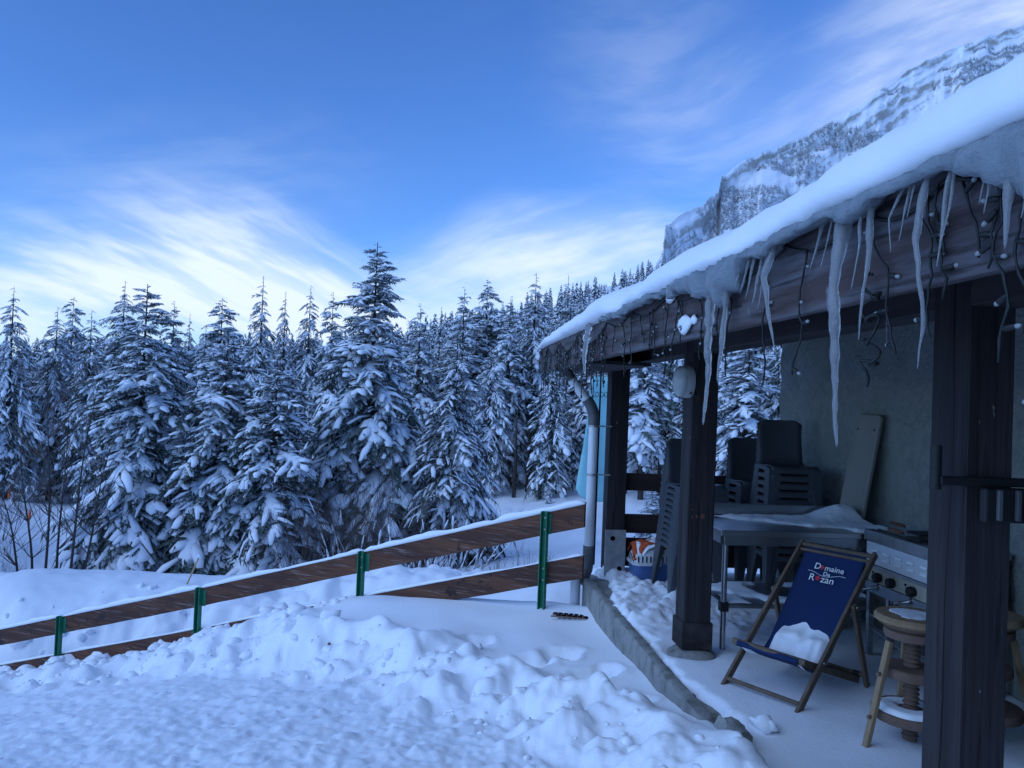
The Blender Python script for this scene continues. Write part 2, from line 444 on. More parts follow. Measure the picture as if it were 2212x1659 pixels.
# ------------------------------------------------------------------ conifers
def snow_pad(pts, ws, rng, jit=0.18, flat=0.75, lift=0.0):
    """loaf of snow along a short line; six-sided rings"""
    prof = np.array([(-1, -.05), (-.62, .6), (0, .85), (.62, .6), (1, -.05), (0, -.22)])
    n = len(pts); V = []
    for i in range(n):
        t = pts[min(i + 1, n - 1)] - pts[max(i - 1, 0)]; t = t / (np.linalg.norm(t) + 1e-9)
        sx = np.cross(t, (0, 0, 1.0)); sx /= (np.linalg.norm(sx) + 1e-9); up = np.cross(sx, t)
        w = ws[i] * (1 + rng.uniform(-jit, jit))
        V.append(pts[i] + np.outer(prof[:, 0] * w, sx) + np.outer(prof[:, 1] * w * flat + lift, up))
    V = np.vstack(V)
    F = []
    for i in range(n - 1):
        for j in range(6):
            a, b = i * 6 + j, i * 6 + (j + 1) % 6
            F.append((a, b, b + 6)); F.append((a, b + 6, a + 6))
    for j in range(1, 5):
        F.append((0, j + 1, j)); F.append(((n - 1) * 6, (n - 1) * 6 + j, (n - 1) * 6 + j + 1))
    return V, np.array(F)

def snow_sheet(rng, ax, t0, t1, hw, hang, n, pad):
    """drooping hand of snow along a branch: domed top, ragged fingers at its rim, closed below"""
    V, F = [], []
    for i in range(n):
        s = i / (n - 1); c = ax(t0 + (t1 - t0) * s)
        dome = pad * (.55 + .5 * math.sin(math.pi * min(1, .2 + .8 * s))) * rng.uniform(.75, 1.2) * (.25 if i in (0, n - 1) else 1)
        row = []
        for sg in (-1, 1):
            w = hw * (.25 + .75 * math.sin(math.pi * (.12 + .76 * s))) * (1 if (i + (sg > 0)) % 2 else .55) * rng.uniform(.75, 1.25)
            if i in (0, n - 1): w *= .3
            row.append((w * sg, rng.uniform(.35, .9)))
        (wl, dl), (wr, dr) = row
        fw = .05 * rng.uniform(-1, 1)
        V += [c + (fw + .25 * abs(wl), wl, -hang * abs(wl) * (.8 + dl) - .01), c + (.08 * abs(wl), wl * .55, dome * .62 - hang * abs(wl) * .35), c + (0, 0, dome),
              c + (.08 * wr, wr * .55, dome * .62 - hang * wr * .35), c + (fw + .25 * wr, wr, -hang * wr * (.8 + dr) - .01), c + (0, 0, -.02)]
    for i in range(n - 1):
        for j in range(6):
            a, b = i * 6 + j, i * 6 + (j + 1) % 6
            F.append((a, b, b + 6)); F.append((a, b + 6, a + 6))
    return np.array(V, float), np.array(F)

def frond(rng, ntw=13, droop=0.55, rise=0.12, spread=0.42, snow=0.8, pad=0.075, hang=0.25, sub=5, lite=False):
    """one branch along +x, length 1: needles (dark) and snow lying on them"""
    NV, NF, SV, SF = [], [], [], []
    nb = sb = 0
    bend = rng.uniform(-.22, .22); droop = droop * rng.uniform(.8, 1.25)
    def ax(t):
        return np.array([t * (1 - 0.12 * droop * t), bend * t * t, rise * t - droop * t * t])
    def addn(v, f):
        nonlocal nb
        NV.append(v); NF.append(np.array(f) + nb); nb += len(v)
    def adds(v, f):
        nonlocal sb
        SV.append(v); SF.append(f + sb); sb += len(v)
    p0, p1, p2 = ax(0), ax(.5), ax(1)
    w = .012
    addn(np.array([p0 + (0, w, 0), p0 - (0, w, 0), p0 - (0, 0, w), p1 + (0, w, 0), p1 - (0, w, 0), p1 - (0, 0, w), p2]),
         [(0, 1, 4), (0, 4, 3), (1, 2, 5), (1, 5, 4), (2, 0, 3), (2, 3, 5), (3, 4, 6), (4, 5, 6), (5, 3, 6)])
    for k in range(ntw):
        t = 0.14 + 0.84 * (k + rng.uniform(.0, 1.)) / ntw
        s = 1 if k % 2 else -1
        l = spread * (0.35 + 0.65 * math.sin(math.pi * min(1, 0.18 + t * .72))) * rng.uniform(.55, 1.3)
        if k == ntw - 1: s = 0; l *= .8
        a = math.radians(rng.uniform(28, 72)) * s
        b = ax(t); tw = rng.normal(0, .16)
        pts = []
        for q in (0, .34, .68, 1):
            pts.append(b + np.array([math.cos(a) * l * q, math.sin(a) * l * q, (-hang * l * q * q - droop * t * l * q * .9 * math.cos(a) + tw * l * q)]))
        pts = np.array(pts)
        d = pts[3] - pts[0]; side = np.array([-d[1], d[0], 0]); side /= (np.linalg.norm(side) + 1e-9)
        ww = l * .15
        v = [pts[0], pts[1] + side * ww, pts[1] - side * ww, pts[2] + side * ww * .8, pts[2] - side * ww * .8, pts[3] + d * .12]
        f = [(0, 2, 1), (1, 2, 4), (1, 4, 3), (3, 4, 5)]
        for m in range(sub):
            q = (m + .5) / sub * 2.8; i0 = min(2, int(q)); c = pts[i0] + (pts[i0 + 1] - pts[i0]) * (q - i0)
            for sg in (-1, 1):
                e = c + side * sg * ww * rng.uniform(1.5, 2.9) + d * rng.uniform(.05, .25) + np.array([0, 0, -l * rng.uniform(.08, .34)])
                n0 = len(v); v += [c + d * .06, c - d * .06 + np.array([0, 0, -.01]), e]; f.append((n0, n0 + 1, n0 + 2))
        addn(np.array(v), f)
        if rng.random() < snow * .9:
            wd = .80 * pad * math.exp(rng.normal(0, .28)) * (.7 + .5 * t); a1 = rng.uniform(.75, 1.0); a0 = rng.uniform(0, .25)
            def lp(q):
                q *= 3; i0 = min(2, int(q)); return pts[i0] + (pts[i0 + 1] - pts[i0]) * (q - i0)
            P = np.array([lp(a0), lp((a0 + a1) / 2), lp(a1)]) + (0, 0, .008) + rng.normal(0, .006, 3)
            adds(*snow_pad(P, (wd * rng.uniform(.45, .85), wd, wd * rng.uniform(.35, .75)), rng, .28, rng.uniform(.55, .9)))
    if rng.random() < snow * .92:
        adds(*snow_sheet(rng, ax, rng.uniform(.18, .45), rng.uniform(.9, 1.06), spread * rng.uniform(.42, .62), hang, 6 if lite else 9, pad))
    NV = np.vstack(NV); NF = np.vstack(NF)
    if SV: SV = np.vstack(SV); SF = np.vstack(SF)
    else: SV = np.zeros((0, 3)); SF = np.zeros((0, 3), int)
    return NV, NF, SV, SF

def conifer(rng, H, R, protos, whorls=24, per=8, base=0.08, top_sharp=0.85, pitch=(-18, 42), bare=0.0, irregular=0.25, lean=0.0, bulge=0.0, inner=.25):
    """crown needles, crown snow and trunk for a tree of height H and crown radius R (metres, base at the origin)"""
    NV, NF, SV, SF = [], [], [], []; nb = sb = 0
    for i in range(whorls):
        u = (max(0, i + rng.uniform(-.4, .4)) / whorls) ** .80; u = min(max(u, 0), .992)
        z = H * (base + (1 - base) * u)
        r = R * ((1 - u) ** top_sharp) * (0.80 + .2 * min(1, u / .12)) * (1 + bulge * math.sin(u * 9)) + 0.07 * R * min(1, (1 - u) * 8)
        n = max(5, int(round(per * (0.60 + .40 * (1 - u)))))
        a0 = rng.uniform(0, 6.28)
        for j in range(n):
            if rng.random() < bare * (1 - u): continue
            a = a0 + 6.283 * j / n + rng.uniform(-.35, .35)
            L = r * (1 + rng.normal(0, irregular)) * (1 if rng.random() > inner else rng.uniform(.45, .75)); L = min(max(L, .25 * r), 1.4 * r)
            pt = math.radians(pitch[0] + (pitch[1] - pitch[0]) * u ** 1.3 + rng.normal(0, 7))
            nv, nf, sv, sf = protos[rng.integers(len(protos))]
            ca, sa, cp, sp = math.cos(a), math.sin(a), math.cos(pt), math.sin(pt)
            flip = 1 if rng.random() < .5 else -1
            rl = rng.normal(0, .22); cr_, sr_ = math.cos(rl), math.sin(rl)
            M3 = np.array([[ca * cp, -sa, -ca * sp], [sa * cp, ca, -sa * sp], [sp, 0, cp]]) @ np.array([[1, 0, 0], [0, cr_, -sr_], [0, sr_, cr_]])
            D = np.array([L, flip * L * rng.uniform(.85, 1.2), L])
            off = np.array([lean * z * z / H, 0, z + rng.uniform(-.5, .5) * H / whorls])
            if len(nv):
                NV.append((nv * D) @ M3.T + off); NF.append((nf if flip > 0 else nf[:, ::-1]) + nb); nb += len(nv)
            if len(sv):
                SV.append((sv * D) @ M3.T + off); SF.append((sf if flip > 0 else sf[:, ::-1]) + sb); sb += len(sv)
    NV = np.vstack(NV); NF = np.vstack(NF); SV = np.vstack(SV); SF = np.vstack(SF)
    mb = MB(); zs = np.linspace(-0.6, H * 1.0, 9); r0 = H * 0.013 + .05
    mb.tube([(lean * z * abs(z) / H, 0, z) for z in zs], [max(.012, r0 * (1 - max(0, z) / H) ** .9) for z in zs], 7)
    return NV, NF, SV, SF, mb

def make_tree_meshes(name, args, needles='needles'):
    NV, NF, SV, SF, mb = args
    root = empty(name)
    mb.build('trunk', MT['bark'], root, auto=60)
    new_obj('crown', NV, NF, MT[needles], root)
    new_obj('snow', SV, SF, MT['tree_snow'], root, smooth=True)
    return root

rng = np.random.default_rng(21)
FIR = [frond(rng, 14, .60, .12, .48, .92, .080, .34, sub=4) for _ in range(9)]          # heavy hands of snow
SPRUCE = [frond(rng, 12, .95, .10, .42, .88, .056, .65, sub=4) for _ in range(8)]        # hanging branches
FIR_L = [frond(rng, 8, .60, .10, .5, .92, .090, .35, sub=3, lite=True) for _ in range(8)]
SPR_L = [frond(rng, 8, .95, .08, .44, .92, .076, .6, sub=3, lite=True) for _ in range(8)]

def place(root, px_apex, py_apex, px_base, d, native_h, label, group, wide=1.0, native_r=None, rad_px=None, rz=None):
    top = at(px_apex, py_apex, d); b = at(px_base, 1000, d)
    gz = float(ground([b[0]], [b[1]], False)[0])
    h = top[2] - gz
    root.location = (b[0], b[1], gz)
    s = h / native_h
    w = s * wide
    if rad_px and native_r: w = rad_px * d / FPX / native_r
    root.scale = (w, w, s)
    root.rotation_euler = (0, 0, random.uniform(0, 6.28) if rz is None else rz)
    tag(root, label, 'tree', group)
    return root

# the five big ones at the foot of the slope
def hero(ax, ay, bx, d, rad, protos, label, needles='needles', **kw):
    top = at(ax, ay, d); b = at(bx, 1000, d)
    gz = float(ground([b[0]], [b[1]], False)[0]); h = top[2] - gz
    r = rad * d / FPX
    root = make_tree_meshes('fir_tree' if protos is FIR else 'spruce_tree', conifer(rng, h, r, protos, **kw), needles)
    root.location = (b[0], b[1], gz); root.rotation_euler = (0, 0, random.uniform(0, 6.28))
    tag(root, label, 'tree', 'large snowy trees below the terrace')
    return root
hero(823, 522, 795, 27.0, 128, FIR, 'tallest dark fir in the middle, heavy snow pads, tip high against the sky', whorls=40, per=9, base=.10, irregular=.30, top_sharp=.80, bulge=.12, inner=.3)
hero(312, 612, 300, 25.0, 128, FIR, 'snow loaded fir with a thin spire above a white cap, left of the twin firs', whorls=36, per=9, base=.05, irregular=.32, top_sharp=.72, inner=.3)
hero(492, 715, 480, 25.0, 118, FIR, 'broad snow covered fir, left one of the touching pair', whorls=36, per=9, base=.04, irregular=.28, top_sharp=.66, inner=.3)
hero(590, 770, 590, 24.4, 105, FIR, 'broad snow covered fir, right one of the touching pair', whorls=34, per=9, base=.04, irregular=.30, top_sharp=.64, inner=.3)
hero(985, 715, 978, 26.0, 100, SPRUCE, 'greyish spruce with drooping snowy branches right of the tallest fir', 'needles_grey', whorls=34, per=9, base=.04, irregular=.22, top_sharp=.72, pitch=(-8, 40))

# tree variants for the forest edge
def variant(kind, H=14.0, R=2.5, **kw):
    return make_tree_meshes('spruce_tree' if kind == 's' else 'fir_tree', conifer(rng, H, R, SPR_L if kind == 's' else FIR_L, **kw), 'needles')
VAR = [variant('s', whorls=26, per=8, base=.20, bare=.25, top_sharp=.95, irregular=.22, pitch=(-12, 32)),
       variant('s', whorls=24, per=8, base=.28, bare=.3, top_sharp=.85, irregular=.28, pitch=(-8, 35)),
       variant('f', whorls=24, per=9, base=.15, bare=.15, top_sharp=.75, irregular=.22),
       variant('f', whorls=22, per=8, base=.27, bare=.3, top_sharp=.62, irregular=.3),
       variant('s', whorls=28, per=8, base=.17, bare=.15, top_sharp=1.1, irregular=.2, pitch=(-15, 28)),
       variant('f', whorls=24, per=9, base=.30, bare=.3, top_sharp=.58, irregular=.3, pitch=(-5, 30))]     # round topped
_used = [False] * len(VAR)
def forest_tree(v, *a, **k):
    if not _used[v]:
        _used[v] = True; r = VAR[v]
    else:
        r = copy_tree(VAR[v])
    return place(r, *a, native_h=14.0, native_r=2.5, **k)
EDGE = [ # apex x, apex y, distance, half width, variant, label
    (22, 618, 44, 78, 0, 'spruce at the left edge of the picture, drooping snowy branches'),
    (118, 662, 47, 66, 1, 'narrow spruce second from the left edge'),
    (152, 640, 52, 50, 5, 'round topped pine behind the narrow left spruces'),
    (192, 668, 46, 76, 0, 'spruce with long drooping branches left of the spire topped fir'),
    (263, 605, 52, 70, 1, 'tall spruce poking above the spire topped fir on its left'),
    (371, 650, 54, 60, 2, 'fir showing its top just right of the spire topped fir'),
    (475, 643, 56, 72, 5, 'round topped pine above the touching pair of firs'),
    (563, 594, 50, 78, 4, 'tall pointed spruce above the right fir of the pair'),
    (612, 627, 56, 55, 4, 'slim spruce right of the tall pointed spruce'),
    (666, 614, 52, 62, 0, 'spruce left of the tallest fir, its tip level with its neighbours'),
    (715, 630, 50, 58, 2, 'fir touching the left side of the tallest fir'),
    (440, 700, 50, 60, 0, None), (405, 676, 60, 45, 4, None), (70, 740, 52, 60, 2, None), (335, 735, 48, 55, 1, None),
    (905, 655, 52, 60, 2, 'fir close behind the right side of the tallest fir'),
    (950, 660, 58, 52, 4, None), (1000, 620, 56, 60, 2, 'fir behind the greyish drooping spruce'),
    (1050, 602, 60, 60, 5, 'blunt topped pine right of the greyish spruce'),
    (1100, 640, 50, 66, 2, 'wide fir left of the porch eaves'),
    (1155, 588, 52, 84, 0, 'tall drooping spruce just left of the porch eaves'),
    (1225, 592, 60, 60, 4, 'pointed spruce over the end of the snowy eaves'),
    (1060, 745, 46, 60, 1, None), (1195, 745, 44, 62, 0, None), (1265, 690, 47, 66, 2, None),
    (760, 690, 52, 60, 1, None), (860, 735, 46, 60, 3, None),
    (1330, 650, 50, 70, 2, None), (1395, 705, 42, 75, 3, None), (1450, 640, 52, 70, 0, None), (1530, 660, 46, 80, 2, None),
    (1620, 690, 40, 92, 2, 'snowy fir seen between the middle post and the house wall'),
    (1690, 640, 50, 80, 0, None), (1770, 620, 52, 80, 2, None), (1860, 640, 48, 80, 1, None),
    (-60, 640, 46, 80, 1, None), (-150, 620, 50, 80, 2, None), (2000, 600, 55, 80, 0, None), (2150, 600, 52, 90, 2, None),
]
def zone(x):
    for lim, t in ((90, 'at the left border'), (250, 'behind the bare saplings'), (420, 'behind the spire topped fir'), (640, 'behind the touching pair of firs'), (760, 'left of the tallest fir'), (930, 'behind the tallest fir'), (1060, 'behind the greyish spruce'), (1180, 'left of the porch eaves'), (1300, 'over the far end of the eaves'), (1460, 'between the far and middle posts'), (1700, 'between the middle post and the wall')):
        if x < lim: return t
    return 'hidden behind the house'
GRP = 'conifers of the forest edge'
_cnt = {}
def numbered(row, x):
    k = (row, zone(x)); _cnt[k] = _cnt.get(k, 0) + 1
    return '%s snowy conifer from left, %s row %s' % ('first second third fourth fifth sixth seventh eighth ninth tenth eleventh twelfth'.split()[_cnt[k] - 1], row, zone(x))
for (x, y, d, hw, v, lab) in sorted(EDGE, key=lambda e: e[0]):
    forest_tree(v, x, y, x - (y - 1000) * -0.03, d, label=lab or numbered('front', x), group=GRP, rad_px=hw)
# deeper rows: dark trunks and snowy crowns filling the wood
rs = np.random.default_rng(5)
def skyline(x):
    return np.interp(x, [-400, 0, 400, 700, 850, 1000, 1200, 1330, 1430, 1700, 2400], [735, 725, 715, 705, 690, 665, 622, 582, 548, 500, 460])
k = 0
for d0 in (56, 63, 71):
    row = {56: 'second', 63: 'third', 71: 'fourth'}[d0]
    for x in np.arange(-150, 1760, 2.3 * FPX / d0):
        xx = x + rs.uniform(-20, 20); d = d0 + rs.uniform(-3, 3)
        forest_tree(int(rs.integers(0, 5)), xx, skyline(xx) + rs.uniform(5, 75), xx, d, label=numbered(row, xx), group=GRP, rad_px=rs.uniform(1.5, 2.3) * FPX / d)

# ------------------------------------------------------------------ the wood on the hillside beyond, one mass
def far_tree_arrays(rng, whorls=11, per=6, droop=.35):
    NV, NF, SV, SF = [], [], [], []; nb = 0
    for i in range(whorls):
        u = i / whorls; z = .10 + .9 * u; r = .17 * (1 - u) ** .85 + .008
        for j in range(per):
            a = 6.283 * (j + .5 * (i % 2)) / per + rng.uniform(-.4, .4); L = r * rng.uniform(.7, 1.25)
            ca, sa = math.cos(a), math.sin(a); zz = z + rng.uniform(-.03, .03)
            def P(x, y, h): return (ca * x - sa * y, sa * x + ca * y, zz + h)
            w = L * .42; dz = -droop * L
            NV += [P(0, 0, .02), P(L * .6, -w, dz * .6 - .012), P(L * 1.02, 0, dz * 1.3 - .012), P(L * .6, w, dz * .6 - .012)]
            NF += [(nb, nb + 1, nb + 2), (nb, nb + 2, nb + 3)]; nb += 4
            w2 = w * rng.uniform(.45, .85); s0 = rng.uniform(.1, .35)
            b = len(SV)
            SV += [P(L * s0, 0, .012), P(L * .6, -w2, dz * .55 + .006), P(L * .97, 0, dz * 1.05), P(L * .6, w2, dz * .55 + .006), P(L * .6, 0, dz * .4 + .022)]
            SF += [(b, b + 1, b + 4), (b + 1, b + 2, b + 4), (b + 2, b + 3, b + 4), (b + 3, b, b + 4)]
    return np.array(NV), np.array(NF), np.array(SV), np.array(SF)
def scatter(name, pts, hs, ws, arrs, m1, m2, label):
    r = np.random.default_rng(3)
    NV, NF, SV, SF = [], [], [], []; nb = sb = 0
    for p, h, w in zip(pts, hs, ws):
        nv, nf, sv, sf = arrs[r.integers(len(arrs))]
        a = r.uniform(0, 6.28); c, s = math.cos(a), math.sin(a); Rm = np.array([[c, -s, 0], [s, c, 0], [0, 0, 1]])
        D = np.array([w, w, h])
        NV.append((nv * D) @ Rm.T + p); NF.append(nf + nb); nb += len(nv)
        SV.append((sv * D) @ Rm.T + p); SF.append(sf + sb); sb += len(sv)
    NV = np.vstack(NV + SV); NF2 = np.vstack(NF); SF2 = np.vstack(SF) + nb
    F = np.vstack([NF2, SF2]); mi = np.concatenate([np.zeros(len(NF2)), np.ones(len(SF2))])
    o = new_obj(name, NV, F, mats=[m1, m2], midx=mi)
    return tag(o, label, kind='stuff')
FT = [far_tree_arrays(rng) for _ in range(5)]
pts, hs, ws = [], [], []
for d0 in list(np.geomspace(80, 420, 26)):
    step = 2.9 * (d0 / 80) ** .45 * FPX / d0
    for x in np.arange(-250 if d0 < 170 else 700, 1800 if d0 < 250 else 1500, step):
        xx = x + rs.uniform(-.5, .5) * step; d = d0 * rs.uniform(.96, 1.04)
        b = at(xx, 900, d); gz = ground([b[0]], [b[1]], False)[0]
        h = rs.uniform(9, 15)
        # keep the tops under the ridge of trees seen against the sky
        ymin = skyline(xx) + rs.uniform(-14, 34)
        top = at(xx, ymin, d)[2]
        if gz + h > top: h = top - gz
        if h < 3.5: continue
        pts.append((b[0], b[1], gz - .3)); hs.append(h); ws.append(h * rs.uniform(.85, 1.25))
print('far wood trees', len(pts))
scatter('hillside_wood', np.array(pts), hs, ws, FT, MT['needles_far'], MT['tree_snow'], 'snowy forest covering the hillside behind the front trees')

# ------------------------------------------------------------------ materials of the porch
LZ = (1, 1, 0.06); LY = (1, 0.06, 1); LX = (0.06, 1, 1)
MT['post'] = mat('post_wood', (0.018, 0.014, 0.015), 0.7, spec=0.3, noise=[(7, (0.046, 0.038, 0.040), 0.40, 0.66, LZ), (40, (0.012, 0.009, 0.009), 0.52, 0.66, LZ), (26, (0.34, 0.31, 0.30), 0.69, 0.74, (1, 1, .4))], bump=(26, 0.9, 0.008, LZ))
MT['beam'] = mat('beam_wood', (0.022, 0.017, 0.017), 0.8, noise=(9, (0.050, 0.040, 0.040), 0.40, 0.66, LY), bump=(22, 0.5, 0.004, LY))
MT['fascia'] = mat('fascia_wood', (0.040, 0.026, 0.025), 0.62, spec=0.35, noise=[(4, (0.075, 0.046, 0.042), 0.38, 0.62, (1, .3, 1)), (9, (0.13, 0.118, 0.13), 0.42, 0.64, (1, .12, 1.4)), (34, (0.025, 0.016, 0.016), 0.50, 0.64, (1, .06, 1)), (17, (0.34, 0.32, 0.33), 0.62, 0.74, (1, .7, .35))], bump=(30, 0.7, 0.006, (1, .06, 1)))
MT['fascia_end'] = mat('fascia_end_wood', (0.05, 0.036, 0.03), 0.9, noise=(20, (0.09, 0.07, 0.06), .4, .7, ONE))
MT['rail'] = mat('rail_wood', (0.150, 0.058, 0.030), 0.68, spec=0.3, noise=[(3, (0.075, 0.030, 0.020), 0.40, 0.58, (.25, .25, 2.5)), (12, (0.27, 0.20, 0.17), 0.56, 0.72, (.25, .25, 4)), (40, (0.045, 0.022, 0.018), 0.52, 0.64, (.06, .06, 2)), (2.6, (0.030, 0.016, 0.014), 0.60, 0.66, (1.6, 1.6, 1.6))], bump=(40, 0.8, 0.006, (.06, .06, 2)))
MT['dark_board'] = mat('dark_board', (0.035, 0.022, 0.020), 0.8, noise=(6, (0.06, 0.035, 0.03), .45, .7, (.1, 1, 2)))
MT['green'] = mat('green_paint', (0.012, 0.145, 0.075), 0.5, spec=0.4, noise=[(14, (0.02, 0.20, 0.11), .4, .7, ONE), (30, (0.07, 0.07, 0.055), 0.66, 0.72, ONE)], bump=(40, .3, .003, ONE))
MT['bolt'] = mat('bolt_steel', (0.42, 0.42, 0.40), 0.5, metal=0.8, noise=(30, (0.2, .16, .12), .5, .7, ONE))
MT['concrete'] = mat('concrete', (0.30, 0.295, 0.28), 0.92, noise=[(7, (0.17, 0.17, 0.155), 0.45, 0.66, (1, 1, .6)), (3, (0.075, 0.08, 0.06), 0.56, 0.70, (1, 1, .4)), (55, (0.32, .31, .29), .6, .75, ONE)], bump=(45, 0.8, 0.012, ONE))
MT['stucco'] = mat('stucco', (0.30, 0.31, 0.285), 0.95, noise=[(14, (0.22, 0.235, 0.225), 0.4, 0.66, ONE), (1.6, (0.24, 0.26, 0.22), .45, .65, ONE), (34, (0.10, 0.11, 0.11), 0.66, 0.72, ONE)], bump=(26, 1.0, 0.03, ONE))
MT['zinc'] = mat('zinc', (0.74, 0.75, 0.77), 0.45, metal=0.1, spec=0.5, noise=(7, (0.62, .63, .65), .4, .7, (1, 1, .3)))
MT['dark_pipe'] = mat('dark_pipe', (0.10, 0.10, 0.11), 0.5, metal=0.3, noise=(9, (0.16, .16, .16), .4, .7, ONE))
MT['galv'] = mat('galvanised', (0.42, 0.42, 0.41), 0.55, metal=0.5, noise=(9, (0.28, .28, .275), .35, .65, ONE), bump=(30, .3, .003, ONE))
MT['black'] = mat('black_iron', (0.012, 0.012, 0.013), 0.55, spec=0.4)
MT['hole'] = mat('dark_hole', (0.006, 0.006, 0.007), 0.9, spec=0.0)
MT['cable'] = mat('cable', (0.010, 0.012, 0.012), 0.5, spec=0.4)
MT['ledtip'] = mat('led_tip', (0.42, 0.45, 0.47), 0.25, spec=0.5, Transmission_Weight=0.35, IOR=1.45)
def ice_mat(name, trans, rough, col, bumpd=0.01):
    return mat(name, col, rough, spec=0.5, bump=(30, .6, bumpd, (1, 1, 1.6)), Transmission_Weight=trans, IOR=1.31)
MT['icicle'] = ice_mat('icicle_ice', 0.80, 0.06, (0.93, 0.96, 0.98))
MT['ice'] = ice_mat('glazed_ice', 0.55, 0.16, (0.52, 0.60, 0.66), 0.03)
MT['plastic'] = mat('slate_plastic', (0.060, 0.066, 0.076), 0.42, spec=0.4, bump=(60, .15, .002, ONE))
MT['steel'] = mat('stainless_steel', (0.42, 0.43, 0.44), 0.28, metal=0.95, spec=0.5, noise=(5, (0.30, .31, .32), .4, .7, (.2, 3, 1)), bump=(30, .1, .002, (.1, 3, 1)))
MT['steel_white'] = mat('pale_enamel_steel', (0.66, 0.68, 0.69), 0.4, metal=0.25, spec=0.5, noise=(6, (0.55, .57, .58), .4, .7, ONE))
MT['louvre'] = mat('louvre_enamel', (0.80, 0.82, 0.82), 0.4)
MT['cream'] = mat('cream_enamel', (0.46, 0.43, 0.34), 0.5, noise=(8, (0.36, .33, .26), .45, .7, ONE))
MT['canvas'] = mat('blue_canvas', (0.014, 0.032, 0.092), 0.85, spec=0.15, noise=[(10, (0.015, 0.030, 0.105), .4, .7, ONE), (120, (0.12, .15, .28), .74, .78, ONE)], bump=(220, .25, .001, ONE))
MT['frame_wood'] = mat('deckchair_wood', (0.115, 0.078, 0.055), 0.7, noise=(12, (0.17, .12, .085), .4, .7, (1, 1, .3)), bump=(40, .3, .002, (1, 1, .2)))
MT['stool_wood'] = mat('stool_wood', (0.27, 0.175, 0.095), 0.6, noise=(8, (0.36, .25, .15), .4, .7, (2, 2, .2)), bump=(30, .25, .002, (2, 2, .2)))
MT['stool_dark'] = mat('stool_dark_wood', (0.155, 0.095, 0.070), 0.65, noise=(8, (0.20, .13, .10), .4, .7, ONE), bump=(30, .25, .002, ONE))
MT['handle'] = mat('handle_wood', (0.16, 0.065, 0.035), 0.6, noise=(20, (0.10, .04, .02), .4, .7, (1, .2, 1)))
MT['plank'] = mat('greige_board', (0.25, 0.235, 0.20), 0.7, noise=(3, (0.20, .19, .165), .4, .7, (1, 1, .3)))
MT['banner'] = mat('turquoise_fabric', (0.30, 0.62, 0.66), 0.8, noise=(4, (0.26, .56, .61), .4, .7, ONE), bump=(4, .3, .05, (1, 1, .3)))
MT['ink'] = mat('dark_print', (0.015, 0.03, 0.05), 0.8)
MT['white_print'] = mat('white_print', (0.85, 0.86, 0.86), 0.7)
MT['red_print'] = mat('red_print', (0.55, 0.035, 0.055), 0.7)
MT['blue_tub'] = mat('blue_plastic', (0.075, 0.14, 0.33), 0.5, spec=0.4, noise=(5, (0.06, .12, .28), .4, .7, ONE))
MT['white_lid'] = mat('pale_plastic', (0.62, 0.63, 0.63), 0.5, noise=(5, (0.52, .53, .54), .4, .7, ONE))
MT['orange'] = mat('orange_cloth', (0.55, 0.10, 0.035), 0.9, noise=(18, (0.40, .06, .02), .4, .7, ONE), bump=(70, .6, .006, (1, 3, 1)))
MT['jerry'] = mat('milky_plastic', (0.62, 0.66, 0.68), 0.4, spec=0.4, Transmission_Weight=0.25)
MT['lamp_glass'] = mat('ribbed_glass', (0.72, 0.76, 0.74), 0.25, spec=0.5, Transmission_Weight=0.45, IOR=1.4, bump=(1, 0.0, .01, ONE))
MT['lamp_body'] = mat('lamp_body', (0.40, 0.40, 0.39), 0.6)
MT['grey_panel'] = mat('grey_green_panel', (0.20, 0.24, 0.23), 0.8, noise=(4, (0.16, .19, .18), .4, .7, ONE))
MT['warm_wood'] = mat('varnished_wood', (0.33, 0.15, 0.055), 0.6, noise=(7, (0.22, .095, .035), .4, .7, LX))
MT['bamboo'] = mat('bamboo', (0.45, 0.33, 0.18), 0.7)
MT['leaf'] = mat('dead_leaf', (0.16, 0.085, 0.035), 0.8)
MT['marker'] = mat('orange_marker', (0.75, 0.13, 0.03), 0.6)

# ------------------------------------------------------------------ porch floor, kerb and the snow on it
mb = MB(); mb.box((1.60, -6, -0.75), (3.62, 7.74, -0.045))
tag(mb.build('porch_floor', MT['concrete'], bevel=.01), 'concrete floor slab of the porch', kind='structure')
def rough_block(name, lo, hi, step, amp, m, seed=0):
    """long concrete block along Y with chipped top edges"""
    ys = np.arange(lo[1], hi[1] + step / 2, step); n = len(ys)
    prof = [(lo[0], lo[2]), (lo[0], (lo[2] + hi[2]) * .5), (lo[0], hi[2] - .05), (lo[0] + .004, hi[2] - .014), (lo[0] + .016, hi[2]), ((lo[0] + hi[0]) / 2, hi[2] + .002), (hi[0] - .01, hi[2]), (hi[0], hi[2] - .02), (hi[0], lo[2])]
    V = []
    for i, y in enumerate(ys):
        for j, (x, z) in enumerate(prof):
            a = amp * float(fbm(np.array([y * 9 + seed]), np.array([j * 1.7]), 3)[0])
            b = amp * float(fbm(np.array([y * 11 + 40 + seed]), np.array([j * 1.3]), 3)[0])
            V.append((x + a, y, z + (b if j > 1 else 0)))
    k = len(prof)
    F = [(i * k + j, i * k + (j + 1) % k, (i + 1) * k + (j + 1) % k, (i + 1) * k + j) for i in range(n - 1) for j in range(k)]
    F += [tuple(range(k))[::-1], tuple(range((n - 1) * k, n * k))]
    o = new_obj(name, V, F, m)
    bm = bmesh.new(); bm.from_mesh(o.data); bmesh.ops.recalc_face_normals(bm, faces=bm.faces); bm.to_mesh(o.data); bm.free()
    o.data.polygons.foreach_set('use_smooth', np.ones(len(o.data.polygons), dtype=bool)); o.data.set_sharp_from_angle(angle=math.radians(50))
    return o
